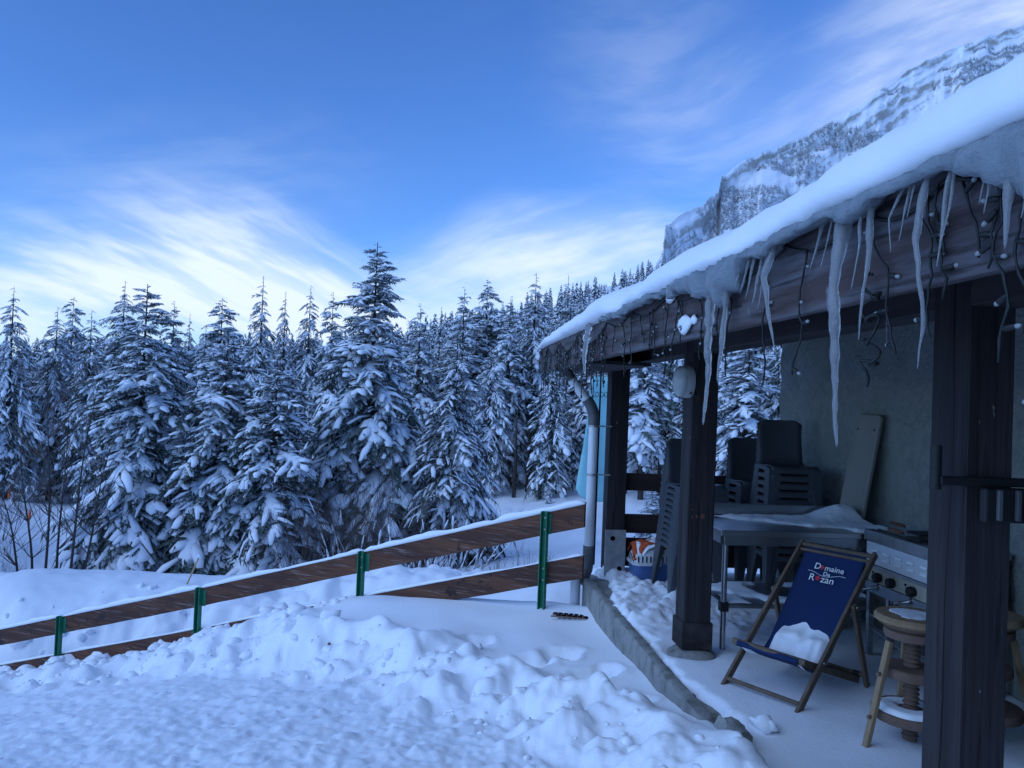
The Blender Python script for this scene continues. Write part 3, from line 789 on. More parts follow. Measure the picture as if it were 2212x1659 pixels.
tag(rough_block('concrete_kerb', (1.515, 3.93, -.8), (1.61, 7.40, -.006), .035, .005, MT['concrete']), 'chipped concrete kerb along the open side of the porch floor', kind='structure')
mb = MB(); c = onz(1585, 1612, -.03)
kb = rough_block('broken_kerb_end', (c[0] - .055, c[1] - .10, -.35), (c[0] + .045, c[1] + .10, .085), .03, .02, MT['concrete'], 9)
tag(kb, 'broken dark lump of concrete poking from the snow at the near end of the kerb', 'concrete lump')

def deck_snow():
    xs = np.arange(1.50, 3.615, .026); ys = np.concatenate([np.arange(.6, 3, .05), np.arange(3, 7.74, .026)])
    X, Y = np.meshgrid(xs, ys); x = X.ravel(); y = Y.ravel()
    edge = 1.575 + .05 * fbm(y * 2.3, y * 0 + 3, 3) + .03 * vnoise(y * 14, y * 0 + 9) + .12 * sstep(6.6, 7.3, y) + .05 * sstep(5.2, 4.2, y)
    edge = edge * sstep(3.55, 4.05, y) + 1.42 * (1 - sstep(3.55, 4.05, y))
    k = sstep(0, .10, x - edge)
    tr = sstep(5.4, 6.2, y) * (1 - sstep(2.3, 2.9, x))                      # trodden end
    h = -.002 + .012 * fbm(x * 1.6, y * 1.6, 3) + tr * (.055 * np.abs(fbm(x * 5, y * 5, 4, .6)) - .005 + .02 * np.abs(vnoise(x * 17, y * 17)))
        # hollow round the post base
    for px_, py_ in ((1.865, 5.255),):
        q = np.hypot(x - px_, y - py_); h = h - .06 * np.exp(-(q / .19) ** 4)
    # bare strip under the table
    bare = np.exp(-(((x - 2.75) / .7) ** 4 + ((y - 5.75) / .30) ** 4))
    h = h - .03 * bare
    z = -.075 + (h + .075) * k
    z = z - .02 * (1 - k)
    x = np.where(y > 3.90, np.maximum(x, 1.55), x)
    V = np.stack([x, y, z], -1); nx, ny = len(xs), len(ys)
    i, j = np.meshgrid(np.arange(ny - 1), np.arange(nx - 1), indexing='ij')
    F = np.stack([i * nx + j, i * nx + j + 1, (i + 1) * nx + j + 1, (i + 1) * nx + j], -1).reshape(-1, 4)
    o = new_obj('porch_snow', V, F, MT['snow'], smooth=True)
    tag(o, 'thin trodden snow lying on the porch floor', kind='structure')
deck_snow()

# ------------------------------------------------------------------ chalet (the house behind the porch)
root = tag(empty('chalet', (5, 3, 0)), 'grey rough rendered house wall behind the porch furniture', 'house')
def under(parent, o):
    o.parent = parent; o.matrix_parent_inverse = Matrix.Translation(-Vector(parent.location)); return o
def wall_grid():
    ys = np.arange(-4, 7.76, .045); zs = np.arange(-.8, 3.3, .045)
    Yg, Zg = np.meshgrid(ys, zs)
    a = Yg.ravel(); b = Zg.ravel()
    x = 3.62 - .012 * fbm(a * 5, b * 5, 3) - .010 * np.abs(vnoise(a * 16, b * 16))
    V = np.stack([x, a, b], -1); nx, ny = len(ys), len(zs)
    i, j = np.meshgrid(np.arange(ny - 1), np.arange(nx - 1), indexing='ij')
    F = np.stack([i * nx + j, i * nx + j + 1, (i + 1) * nx + j + 1, (i + 1) * nx + j], -1).reshape(-1, 4)[:, ::-1]
    return new_obj('rendered_wall', V, np.ascontiguousarray(F), MT['stucco'], smooth=True)
under(root, wall_grid())
mb = MB(); mb.box((3.66, -6, -.8), (9, 7.72, 3.0)); mb.box((3.625, 7.70, -.8), (9, 7.755, 3.2))
under(root, mb.build('wall_core', MT['stucco']))

# ------------------------------------------------------------------ wooden porch
porch = tag(empty('porch', (1.86, 5.2, 0)), 'dark timber porch with square posts and a snow loaded lean-to roof', 'porch')
def grooved_post(name, x0, y0, sx, sy, z0, z1, groove):
    """square post with a long drying crack in its yard side face"""
    ch = .008
    zs = np.linspace(z0, z1, 26); V = []; k = None
    for t, z in enumerate(zs):
        g = groove * sy + .012 * math.sin(z * 2.1 + 1) + .006 * math.sin(z * 7)
        w = .0035 + .0025 * math.sin(z * 3 + .4); dp = .014 if w > .002 else .004
        cross = [(x0 + ch, y0), (x0 + sx - ch, y0), (x0 + sx, y0 + ch), (x0 + sx, y0 + sy - ch), (x0 + sx - ch, y0 + sy), (x0 + ch, y0 + sy), (x0, y0 + sy - ch),
                 (x0, y0 + g + w), (x0 + dp, y0 + g), (x0, y0 + g - w), (x0, y0 + ch)]
        k = len(cross); V += [(a, b, z) for a, b in cross]
    n = len(zs)
    F = [(i * k + j, i * k + (j + 1) % k, (i + 1) * k + (j + 1) % k, (i + 1) * k + j) for i in range(n - 1) for j in range(k)] + [tuple(range(k))[::-1], tuple(range((n - 1) * k, n * k))]
    return under(porch, new_obj(name, V, F, MT['post']))
grooved_post('post', 1.77, 2.40, .172, .19, -.05, 2.2, .42)['label'] = 'near square post with a long vertical crack'
grooved_post('post', 1.77, 5.16, .192, .19, .03, 2.2, .6)['label'] = 'middle square post with chipped paint'
grooved_post('post', 1.765, 7.56, .19, .19, .03, 2.2, .5)['label'] = 'far square post beside the downpipe'
mb = MB(); mb.box((1.757, 5.147, .035), (1.975, 5.363, .215)); under(porch, mb.build('post_sleeve', MT['beam'], bevel=.004))
mb = MB(); mb.lathe([(.17, -.1), (.165, -.005), (.13, .018), (.06, .03)], (1.85, 5.22, 0), 14); under(porch, mb.build('footing_stone', MT['concrete'], auto=50))
# paint chips on the middle post
for k, (x, z, w, h) in enumerate(((1.80, .93, .012, .02), (1.83, .935, .014, .022), (1.868, .93, .026, .035), (1.80, .985, .01, .012))):
    mb = MB(); mb.box((x, 5.157, z), (x + w, 5.162, z + h)); under(porch, mb.build('paint_chip', MT['handle'], bevel=.002))
# galvanised shoe of the far post
mb = MB(); mb.box((1.755, 7.535, -.04), (1.965, 7.557, .445)); shoe = under(porch, mb.build('post_shoe', MT['galv'], bevel=.004))
for hx, hz in ((1.83, .36), (1.905, .06)):
    mb = MB(); mb.lathe([(.024, 0), (.024, .004)], n=16); h = mb.build('bolt_hole', MT['hole'])
    h.rotation_euler = (math.pi / 2, 0, 0); h.location = (hx, 7.534, hz); h.parent = shoe
# beams and rafters
mb = MB(); mb.box((1.775, -6, 2.075), (1.955, 8.02, 2.245)); under(porch, mb.build('wall_plate_beam', MT['beam'], bevel=.006))
for y in np.arange(-.6, 8.1, .85):
    mb = MB(); mb.bar((1.18, y, 2.135), (3.62, y, 2.135 + 2.44 * .268), .09, .13, (0, 0, 1)); under(porch, mb.build('rafter', MT['beam'], bevel=.004))
for k in range(19):                       # boarding on top of the rafters
    x = 1.13 + k * .131; z = 2.222 + (x - 1.18) * .268
    mb = MB(); mb.bar((x + .0645, -6, z + .017), (x + .0645, 8.2, z + .017), .127, .02, (-.259, 0, .966)); under(porch, mb.build('roof_board', MT['beam']))
mb = MB(); mb.prism([(1.13, -6, 2.252), (3.66, -6, 2.930), (6.4, -6, 3.664), (6.4, -6, 3.64), (1.13, -6, 2.246)], (0, 14.22, 0)); under(porch, mb.build('roof_deck', MT['dark_board']))
# fascia boards, butt jointed
YJ = [-6, -3.4, -1.5, 1.05, 3.755, 6.25, 8.2]
for a, b in zip(YJ[:-1], YJ[1:]):
    mb = MB(); dz = random.uniform(-.004, .004); mb.box((1.13 + random.uniform(-.002, .002), a + .003, 2.005 + dz), (1.165, b - .003, 2.262)); under(porch, mb.build('fascia_board', MT['fascia'], bevel=.004))
mb = MB(); mb.prism([(1.13, 8.203, 2.0), (1.13, 8.203, 2.245), (3.6, 8.203, 2.905), (3.6, 8.203, 2.66)], (0, .04, 0)); under(porch, mb.build('barge_board', MT['fascia_end'], bevel=.004))
mb = MB(); mb.box((1.165, 6.2, 2.02), (1.775, 8.2, 2.05)); under(porch, mb.build('soffit_board', MT['beam']))

# snow slab on the roof
def roof_snow():
    ys = np.concatenate([np.arange(-1.6, 1, .06), np.arange(1, 8.26, .03)]); n = len(ys)
    V = []
    lump = .062 * fbm(ys * 1.25, ys * 0 + 2, 2) + .008 * fbm(ys * 4, ys * 0 + 7, 2)
    bel = .022 * fbm(ys * 1.6 + 5, ys * 0 + 12, 2)
    grow = sstep(8.0, 3.0, ys)
    end = sstep(8.26, 8.05, ys)
    prof = [(1.30, -.03, 0), (1.17, .0, 0), (1.110, -.006, .3), (1.072, .002, .5), (1.058, .020, .7), (1.064, .045, .9), (1.098, .080, .9), (1.17, .124, .8), (1.29, .172, .6), (1.5, .236, .4), (1.8, .31, .3), (2.3, .43, .3), (3.0, .61, .3), (3.9, .84, .2), (5.0, 1.12, .2), (6.4, 1.45, 0)]
    for i, y in enumerate(ys):
        for j, (x, z, w) in enumerate(prof):
            g = (.75 + .45 * grow[i])
            zz = 2.262 + (z if x > 1.35 else z * g) + w * lump[i] * (1 if j > 4 else .3) + (0.02 * grow[i] if j > 5 else 0)
            xx = x - w * (bel[i] + .012 * grow[i])
            if j > 3: zz = 2.255 + (x - 1.13) * .268 * (x > 1.2) + (zz - 2.255 - (x - 1.13) * .268 * (x > 1.2)) * (.35 + .65 * end[i])
            zz += .020 * float(fbm(np.array([x * 5]), np.array([y * 4]), 3)[0]) * w
            V.append((xx, y, zz))
    k = len(prof)
    F = [(i * k + j, i * k + j + 1, (i + 1) * k + j + 1, (i + 1) * k + j) for i in range(n - 1) for j in range(k - 1)]
    F += [tuple(range((n - 1) * k, n * k)), tuple(range(k))[::-1]]
    o = new_obj('roof_snow', V, F, MT['snow_soft'], smooth=True)
    tag(o, 'thick snow slab lying on the porch roof with a rounded lip over the eaves', 'snow')
roof_snow()
def ice_lip():
    ys = np.arange(.3, 4.98, .018); n = len(ys); V = []
    drop = .035 + .05 * np.clip(fbm(ys * 2.4 + 3, ys * 0 + 1, 3), -.5, 1) + .02 * vnoise(ys * 14, ys * 0)
    arch = np.abs(np.sin(ys * 2.05 + .5)) ** .7 * .05
    fade = sstep(4.98, 4.75, ys); grow2 = sstep(5, 2, ys)
    for i, y in enumerate(ys):
        d = (.010 + (0.75 + .7 * grow2[i]) * max(.0, drop[i] - arch[i] * (1 + grow2[i]) + .03)) * fade[i]
        o_ = .02 * float(fbm(np.array([y * 6]), np.array([4.]), 3)[0])
        up_ = .026 + .030 * float(fbm(np.array([y * 1.9]), np.array([21.]), 3)[0])
        wv = float(fbm(np.array([y * 7 + 3]), np.array([2.]), 3)[0])
        for x, z in ((1.126, .004), (1.088, .010), (1.062 + o_ * .5, up_ * .3 - .012), (1.052 + o_, -.020 - d * .25), (1.058 + o_ - .012 * wv, -.030 - d * .55), (1.070 + o_ * .5, -.022 - d * .9), (1.09, -.012 - d * 1.1), (1.114, -.005 - d * .8), (1.126, -.004)):
            jx = .016 * float(fbm(np.array([y * 18]), np.array([z * 30 + 5]), 2)[0]) * (x < 1.12); jz = .010 * float(fbm(np.array([y * 19]), np.array([z * 30 + x * 11]), 2)[0]) * (x < 1.12)
            V.append((x + jx, y, 2.262 + z + jz))
    k = 9
    F = [(i * k + j, i * k + j + 1, (i + 1) * k + j + 1, (i + 1) * k + j) for i in range(n - 1) for j in range(k - 1)] + [tuple(range(k))[::-1], tuple(range((n - 1) * k, n * k))]
    o = new_obj('ice_lip', V, F, MT['ice'], smooth=True)
    bm = bmesh.new(); bm.from_mesh(o.data); bmesh.ops.recalc_face_normals(bm, faces=bm.faces); bm.to_mesh(o.data); bm.free()
    tag(o, 'band of lumpy grey ice under the snow along the eaves', 'ice')
ice_lip()

# icicles: (top x, top y, [bends], tip x, tip y, width at top) in picture units, hanging in the plane of the eaves
ICE = [
    ((1520, 640), [], (1521, 918), 19, 'long icicle hanging in front of the middle post beside the oval lamp'),
    ((1556, 620), [], (1551, 828), 15, 'thick short icicle just right of the one before the middle post'),
    ((1588, 566), [], (1585, 621), 5, None), ((1601, 562), [], (1597, 635), 6, None), ((1613, 555), [], (1610, 646), 7, None), ((1630, 548), [], (1626, 658), 8, None), ((1640, 545), [], (1636, 668), 7, None),
    ((1657, 540), [(1652, 600), (1660, 680)], (1677, 770), 13, 'crooked icicle over the beam left of the great one'),
    ((1753, 510), [], (1747, 585), 8, None), ((1776, 510), [], (1773, 580), 6, None),
    ((1801, 510), [(1803, 620), (1806, 760)], (1806, 966), 30, 'longest icicle, hanging down before the house wall'),
    ((1842, 500), [], (1838, 625), 7, None), ((1858, 490), [], (1855, 735), 15, 'slim clear icicle right of the longest one'),
    ((1933, 400), [(1924, 470)], (1921, 545), 7, None), ((1941, 392), [], (1940, 520), 7, None), ((1957, 388), [], (1955, 470), 6, None),
    ((1976, 385), [(1979, 515), (1989, 570)], (1987, 797), 17, 'long bent icicle left of the near post'),
    ((2025, 360), [], (2018, 578), 15, 'clear icicle left of the knotted cable at the right'), ((2036, 390), [], (2033, 525), 8, None),
    ((2118, 355), [], (2127, 460), 10, None), ((2112, 360), [], (2112, 440), 8, None),
    ((2168, 360), [(2172, 445)], (2171, 540), 34, 'broad tongue of ice at the right edge tapering to a point'),
    ((1913, 650), [], (1916, 748), 6, 'short icicle hanging from the beam under the eaves'),
    ((2210, 360), [], (2206, 470), 14, None),
    ((1262, 712), [(1262, 760)], (1263, 815), 8, 'thin icicle and frozen drip near the far end of the eaves'),
]
ORD = 'first second third fourth fifth sixth seventh eighth ninth tenth eleventh twelfth thirteenth fourteenth fifteenth sixteenth seventeenth eighteenth nineteenth twentieth'.split()
nsm = 0
for (t, bends, tip, w, lab) in ICE:
    P = [t] + bends + [tip]
    Q = [onx(a, b, 1.055 if lab is None or 'beam under' not in lab else 1.5) for a, b in P]
    if not (lab and 'beam under' in lab): Q[0][2] = 2.254; Q[0][0] = 1.088      # rooted inside the lip
    cum = np.concatenate([[0], np.cumsum([np.linalg.norm(Q[i + 1] - Q[i]) for i in range(len(Q) - 1)])]); L = cum[-1]
    ts = np.linspace(0, 1, max(14, int(L / .012))); Q = np.array(Q)
    ctr = np.stack([np.interp(ts * L, cum, Q[:, c]) for c in range(3)], -1)
    r0 = np.linalg.norm(onx(t[0] + w, t[1], 1.055) - onx(t[0], t[1], 1.055)) * .20 + w * .0002
    sd_ = random.uniform(0, 100)
    rr = r0 * (1 - ts ** 1.15 * .86) * (1 + .10 * np.sin(ts * L * 420 + sd_) + .22 * fbm(ts * L * 14 + sd_, ts * 0, 3)); rr[-1] *= .35; rr[0] *= 1.3
    o0 = ctr[0].copy(); ctr = ctr - o0
    ctr[:, 0] += .004 * fbm(ts * L * 9 + sd_, ts * 0 + 5, 2); ctr[:, 1] += .005 * fbm(ts * L * 9 + sd_, ts * 0 + 15, 2)
    mb = MB(); mb.tube([tuple(p) for p in ctr], list(np.maximum(rr, .0012)), 9)
    ob = mb.build('icicle', MT['icicle'], smooth=True); ob.location = tuple(o0)
    small = ORD[min(nsm, 19)] + ' of the small clear icicles counted from the far end'; nsm += lab is None
    tag(ob, lab or small, 'icicle', 'icicles along the eaves')
# stuck lumps of snow on the fascia
for (x, y, s, sx) in ((1480, 700, .05, 1.6), (1450, 632, .05, 1.8), (1498, 690, .03, 1.2), (1262, 730, .03, .7), (1258, 755, .022, .7), (1262, 790, .018, .7)):
    p = onx(x, y, 1.118); bm = bmesh.new(); bmesh.ops.create_icosphere(bm, subdivisions=2, radius=s)
    for v in bm.verts:
        v.co *= 1 + .35 * float(vnoise(np.array([v.co.x * 40 + x]), np.array([v.co.z * 40 + v.co.y * 30]))[0]); v.co.x *= .35; v.co.y *= sx; v.co.z *= .8
    me = bpy.data.meshes.new('snow_lump'); bm.to_mesh(me); bm.free(); me.materials.append(MT['snow_soft'])
    me.polygons.foreach_set('use_smooth', np.ones(len(me.polygons), dtype=bool))
    ob = bpy.data.objects.new('snow_lump', me); COL.objects.link(ob); ob.location = tuple(p)
    tag(ob, {1480: 'star shaped lump of snow stuck low on the fascia left of the long icicles', 1450: 'flat lump of snow high on the fascia under the roof snow', 1498: 'small lump of snow on the fascia beside the first long icicle'}.get(x, {730: 'upper', 755: 'middle', 790: 'lowest'}.get(y, '') + ' tiny lump of snow frozen to the far fascia by the thin icicle'), 'snow lump', 'snow lumps on the fascia')

# ------------------------------------------------------------------ light strings
ls = tag(empty('light_string', (1.12, 5, 2.2)), 'black string of small unlit lights hanging along the fascia', 'string lights')
mbb = MB(); mbb.tube([(0, 0, 0), (.012, 0, 0), (.034, 0, 0), (.036, 0, 0)], [.005, .0078, .0078, .005], 7, mi=0); mbb.tube([(.036, 0, 0), (.044, 0, 0), (.050, 0, 0)], [.0062, .0066, .003], 7, mi=1)
bulb0 = mbb.build('bulb', mats=[MT['cable'], MT['ledtip']], smooth=True); bulb_mesh = bulb0.data; bpy.data.objects.remove(bulb0)
sw = np.random.default_rng(11)
stap = [8.16, 7.65, 6.95, 6.0, 5.0, 4.4, 3.7, 3.0, 2.4, 1.95, 1.6, 1.2]
def main_z(y):
    for a, b in zip(stap[:-1], stap[1:]):
        if b <= y <= a:
            t = (a - y) / (a - b); lo = .10 if a > 5 else .05
            return 2.235 - lo * math.sin(math.pi * t)
    return 2.2
ysm = np.arange(1.2, 8.16, .03)
mb = MB(); mb.tube([(1.121 + .003 * math.sin(y * 31), y, main_z(y)) for y in ysm], .0055, 5); under(ls, mb.build('main_cable', MT['cable'], smooth=True))
mb = MB(); mb.tube([(1.12, 8.15, 2.235), (1.115, 8.19, 2.15), (1.115, 8.20, 2.06), (1.118, 8.10, 2.0), (1.12, 7.95, 2.02), (1.12, 7.8, 2.06)], .0042, 5); under(ls, mb.build('loose_cable', MT['cable'], smooth=True))
ystr = list(np.sort(np.concatenate([sw.uniform(5.0, 8.0, 46), sw.uniform(3.4, 5.0, 12), sw.uniform(1.25, 3.4, 17)])))
for y in ystr:
    L = sw.choice([.18, .27, .34, .42]) * sw.uniform(.85, 1.15)
    z0 = main_z(y); nseg = max(6, int(L / .022)); pts = []; yy = y; ph = sw.uniform(0, 6)
    drift = sw.normal(0, .04)
    for i in range(nseg + 1):
        t = i / nseg
        pts.append((1.119 - .006 * abs(math.sin(ph + t * 7)), y + drift * t + .016 * math.sin(ph + t * L * 26) + sw.normal(0, .003), z0 - L * t))
    mb = MB(); mb.tube(pts, [.0033 + .0010 * math.sin(i * 2.2) for i in range(len(pts))], 5); st = under(ls, mb.build('strand', MT['cable'], smooth=True))
    nb_ = max(1, int(L / .085))
    for b in range(nb_):
        i = min(nseg, int((b + .7 + sw.uniform(-.25, .25)) / nb_ * nseg)); p = pts[i]
        ob = bpy.data.objects.new('bulb', bulb_mesh); COL.objects.link(ob); ob.parent = st
        ang = sw.choice([math.pi / 2, -math.pi / 2]) + sw.normal(0, .3)
        ob.scale = (.85, .85, .85); ob.location = p; ob.rotation_euler = (0, sw.normal(.1, .35), ang)
# bundled tangle near the great icicle
mb = MB(); c0 = onx(1880, 720, 1.10); pts = [(c0[0] + .012 * math.sin(i * .9), c0[1] + .028 * math.sin(i * .37) + .012 * math.sin(i * 1.1), c0[2] + .15 - .0045 * i + .02 * math.sin(i * .5)) for i in range(60)]
mb.tube(pts, .0045, 5); under(ls, mb.build('tangle', MT['cable'], smooth=True))

# ------------------------------------------------------------------ downpipe on the porch corner
dp = tag(empty('downpipe', (1.57, 7.48, 0)), 'pale zinc downpipe with dark elbows at the far porch corner', 'downpipe')
def dpart(name, pts, r, m, n=16):
    mb = MB(); mb.tube(pts, r, n); return under(dp, mb.build(name, m, auto=50))
dpart('upper_elbow', [(1.27, 7.5, 2.02), (1.30, 7.5, 1.985), (1.345, 7.5, 1.925)], .054, MT['dark_pipe'])
dpart('slanting_pipe', [(1.33, 7.5, 1.945), (1.53, 7.5, 1.70)], .048, MT['zinc'])
dpart('lower_elbow', [(1.505, 7.5, 1.735), (1.545, 7.5, 1.68), (1.575, 7.5, 1.62), (1.585, 7.5, 1.55), (1.585, 7.5, 1.48)], .056, MT['dark_pipe'])
dpart('straight_pipe', [(1.585, 7.5, 1.49), (1.583, 7.5, .27)], .048, MT['zinc'])
dpart('foot_elbow', [(1.583, 7.5, .29), (1.583, 7.5, .14), (1.572, 7.49, .06), (1.54, 7.46, .0), (1.49, 7.44, -.05)], .056, MT['dark_pipe'])
dpart('drain_pipe', [(1.45, 7.43, .05), (1.45, 7.43, -.5)], .050, MT['zinc'])
for z in (1.46, .98):
    mb = MB(); mb.lathe([(.053, 0), (.053, .022)], (1.584, 7.5, z), 16); mb.box((1.63, 7.49, z + .004), (1.77, 7.50, z + .018)); under(dp, mb.build('clip', MT['bolt']))
mb = MB(); mb.tube([(1.645, 7.52, 2.1), (1.645, 7.52, .1)], .009, 6); under(dp, mb.build('cable_duct', MT['black']))

# oval bulkhead lamp on the middle post
lp = tag(empty('bulkhead_lamp', (1.775, 5.2, 1.87), .22), 'oval ribbed glass bulkhead lamp on the middle post', 'lamp')
mb = MB()
def oval(x, ry, rz, n=28): return [(x, 5.20 + ry * math.cos(6.2832 * j / n), 1.872 + rz * math.sin(6.2832 * j / n)) for j in range(n)]
def stack(mb, rings):
    n = len(rings[0]); vs = [p for r in rings for p in r]; k = len(rings)
    mb.add(vs, [(i * n + j, i * n + (j + 1) % n, (i + 1) * n + (j + 1) % n, (i + 1) * n + j) for i in range(k - 1) for j in range(n)] + [tuple(range(n))[::-1], tuple(range((k - 1) * n, k * n))])
stack(mb, [oval(1.768, .075, .112), oval(1.725, .075, .112), oval(1.712, .068, .105)]); under(lp, mb.build('housing', MT['lamp_body'], auto=40))
mb = MB(); stack(mb, [oval(1.7115, .069, .108), oval(1.695, .069, .108)] + [oval(1.695 - .046 * math.sin(a), .069 * math.cos(a) ** .6, .108 * math.cos(a) ** .6) for a in np.linspace(.15, 1.5, 8)]); under(lp, mb.build('glass_cover', MT['lamp_glass'], auto=50))
mb = MB(); mb.tube([(1.76, 5.15, 1.80), (1.72, 5.12, 1.79), (1.735, 5.08, 1.775), (1.76, 5.10, 1.785), (1.775, 5.15, 1.795)], .004, 6); under(lp, mb.build('wire', MT['cable']))

# railing closing the far end of the porch
er = tag(empty('end_railing', (2.8, 7.7, 0)), 'dark board railing closing the far end of the porch', 'railing')
for z0, z1 in ((.825, 1.00), (.395, .585), (.06, .345)):
    mb = MB(); mb.box((1.96, 7.66, z0), (3.60, 7.70, z1)); under(er, mb.build('board', MT['dark_board'], bevel=.005))

# ------------------------------------------------------------------ sloping fence
fence = tag(empty('fence', (-.685, 8.45, -.7)), 'brown two rail plank fence with green posts running down the slope', 'fence')
FN = [np.array(p) for p in ((1.445, 7.075, .755), (1.115, 7.288, .6365), (-.685, 8.45, -.01), (-2.645, 9.47, -.68), (-4.615, 10.43, -1.31), (-6.6, 11.40, -1.95))]
def plank(a, b, top0, h, nm):
    a, b = np.array(a), np.array(b); d = b - a; nrm = np.array([d[1], -d[0], 0]); nrm /= np.linalg.norm(nrm)
    if nrm[1] > 0: nrm = -nrm
    # wavy long edges
    k = 9; P = []
    for i in range(k):
        q = a + d * i / (k - 1); P.append((q[0], q[1], q[2] + top0 + .003 * math.sin(i * 1.7 + a[0])))
    for i in reversed(range(k)):
        q = a + d * i / (k - 1); P.append((q[0], q[1], q[2] + top0 - h + .003 * math.sin(i * 2.3 + a[0] * 3)))
    mb = MB(); mb.prism(P, tuple(-nrm * .038)); return under(fence, mb.build('rail_plank', MT['rail'], bevel=.004))
def rail_snow(a, b, top0, seed, th):
    a, b = np.array(a), np.array(b); d = b - a; L = np.linalg.norm(d); n = max(8, int(L / .04)); nrm = np.array([d[1], -d[0], 0]); nrm /= np.linalg.norm(nrm)
    if nrm[1] > 0: nrm = -nrm
    V = []
    for i in range(n + 1):
        q = a + d * i / n; t = th * (1 + .5 * float(fbm(np.array([i * .11 + seed]), np.array([1.]), 3)[0])); t *= min(1, .35 + i / 3, .35 + (n - i) / 3)
        e = .006 * float(vnoise(np.array([i * .5 + seed]), np.array([4.]))[0])
        for u, z in ((-.004 - e, -.002), (-.007 - e, t * .5), (.006, t), (.03, t * 1.05), (.046 + e, t * .55), (.044 + e, -.002)):
            p = q - nrm * u; V.append((p[0], p[1], q[2] + top0 + z))
    F = [(i * 6 + j, i * 6 + (j + 1) % 6, (i + 1) * 6 + (j + 1) % 6, (i + 1) * 6 + j) for i in range(n) for j in range(6)] + [tuple(range(6))[::-1], tuple(range(n * 6, n * 6 + 6))]
    o = new_obj('snow_strip', V, F, MT['snow_soft'], smooth=True)
    bm = bmesh.new(); bm.from_mesh(o.data); bmesh.ops.recalc_face_normals(bm, faces=bm.faces); bm.to_mesh(o.data); bm.free()
    under(fence, o)
spans = [(FN[0], FN[2]), (FN[2], FN[3]), (FN[3], FN[4]), (FN[4], FN[5])]
for i, (a, b) in enumerate(spans):
    g = (b - a) / np.linalg.norm(b - a) * .004
    for t0 in (0, -.475):
        plank(a + g, b - g, t0, .215, i); rail_snow(a + g, b - g, t0, i * 31 + t0 * 9, .042 if t0 == 0 else .022)
for p in FN[1:5]:
    i = [k for k in range(1, 5) if FN[k] is p][0]
    d = FN[i + 1] - FN[i]; d = np.array([d[0], d[1], 0]); d /= np.linalg.norm(d); n = np.array([d[1], -d[0], 0]); n = n if n[1] < 0 else -n
    def Q(u, w, z): q = p + d * u + n * w; return (q[0], q[1], p[2] + z)
    mb = MB(); tops, bot = .012, -1.15
    mb.prism([Q(-.034, .003, bot), Q(.034, .003, bot), Q(.034, .003, tops), Q(-.034, .003, tops)], tuple(n * .010))
    mb.prism([Q(-.034, .013, bot), Q(-.024, .013, bot), Q(-.024, .013, tops), Q(-.034, .013, tops)], tuple(n * .045))
    mb.prism([Q(.024, .013, bot), Q(.034, .013, bot), Q(.034, .013, tops), Q(.024, .013, tops)], tuple(n * .045))
    post = under(fence, mb.build('post', MT['green'], bevel=.002))
    mb = MB(); mb.prism([Q(-.085 if i > 1 else -.06, .002, -.20), Q(.03, .002, -.20), Q(.03, .002, -.01), Q(-.085 if i > 1 else -.06, .002, -.01)], tuple(n * .006))
    br = mb.build('bracket', MT['green'], bevel=.002); br.parent = post
    for z in (-.05, -.16, -.53, -.64):
        mb = MB(); c = Q(.0, .014, z); mb.bar(c, tuple(np.array(c) + n * .012), .018, .018); b_ = mb.build('bolt', MT['bolt'], bevel=.003); b_.parent = post

# ------------------------------------------------------------------ turquoise feather banner beyond the porch
bn = tag(empty('feather_banner', (2.9, 12.0, -1.2)), 'turquoise feather banner with dark lettering behind the downpipe', 'banner')
prof = [(2.08, 2.44, 2.92), (2.12, 2.52, 2.92), (2.0, 2.455, 2.93), (1.7, 2.46, 2.935), (1.4, 2.42, 2.94), (1.0, 2.37, 2.95), (.6, 2.32, 2.955), (.34, 2.29, 2.96), (.22, 2.36, 2.96), (.14, 2.50, 2.96)]
prof = sorted(prof[1:], key=lambda r: -r[0])
V = []; F = []
for (z, xl, xr) in prof:
    for k in range(9):
        x = xl + (xr - xl) * k / 8; V.append((x, 12.0 + .03 * math.sin(x * 9 + z * 2) + .012 * math.sin(z * 11 + x * 3), z))
for i in range(len(prof) - 1):
    for k in range(8): F.append((i * 9 + k, i * 9 + k + 1, (i + 1) * 9 + k + 1, (i + 1) * 9 + k))
o = new_obj('flag', V, F, MT['banner'], smooth=True); md = o.modifiers.new('thick', 'SOLIDIFY'); md.thickness = .004; under(bn, o)
mb = MB(); mb.tube([(2.97, 12.02, -1.9), (2.965, 12.02, 1.9), (2.93, 12.02, 2.1), (2.7, 12.02, 2.17), (2.52, 12.01, 2.13)], [.014, .012, .01, .008, .005], 8); under(bn, mb.build('pole', MT['galv'], smooth=True))
def text_mesh(body, size, m, ext=.0008, align='CENTER', shear=0.0):
    cu = bpy.data.curves.new('t', 'FONT'); cu.body = body; cu.size = size; cu.extrude = ext; cu.align_x = align; cu.shear = shear; cu.resolution_u = 3
    to = bpy.data.objects.new('t', cu); COL.objects.link(to)
    bpy.context.view_layer.update()
    me = bpy.data.meshes.new_from_object(to.evaluated_get(bpy.context.evaluated_depsgraph_get()))
    bpy.data.objects.remove(to); bpy.data.curves.remove(cu)
    me.materials.clear(); me.materials.append(m)
    ob = bpy.data.objects.new('lettering', me); COL.objects.link(ob); return ob
for body, x, z, s in (('LOCAT', 2.49, 1.79, .125), ('R', 2.435, 1.37, .125), ('VT', 2.42, 1.20, .125)):
    t = text_mesh(body, s, MT['ink'], align='LEFT', shear=.12); t.scale = (.62, 1, 1)
    t.rotation_euler = (math.radians(90), 0, 0); t.location = (x, 11.95, z); under(bn, t)

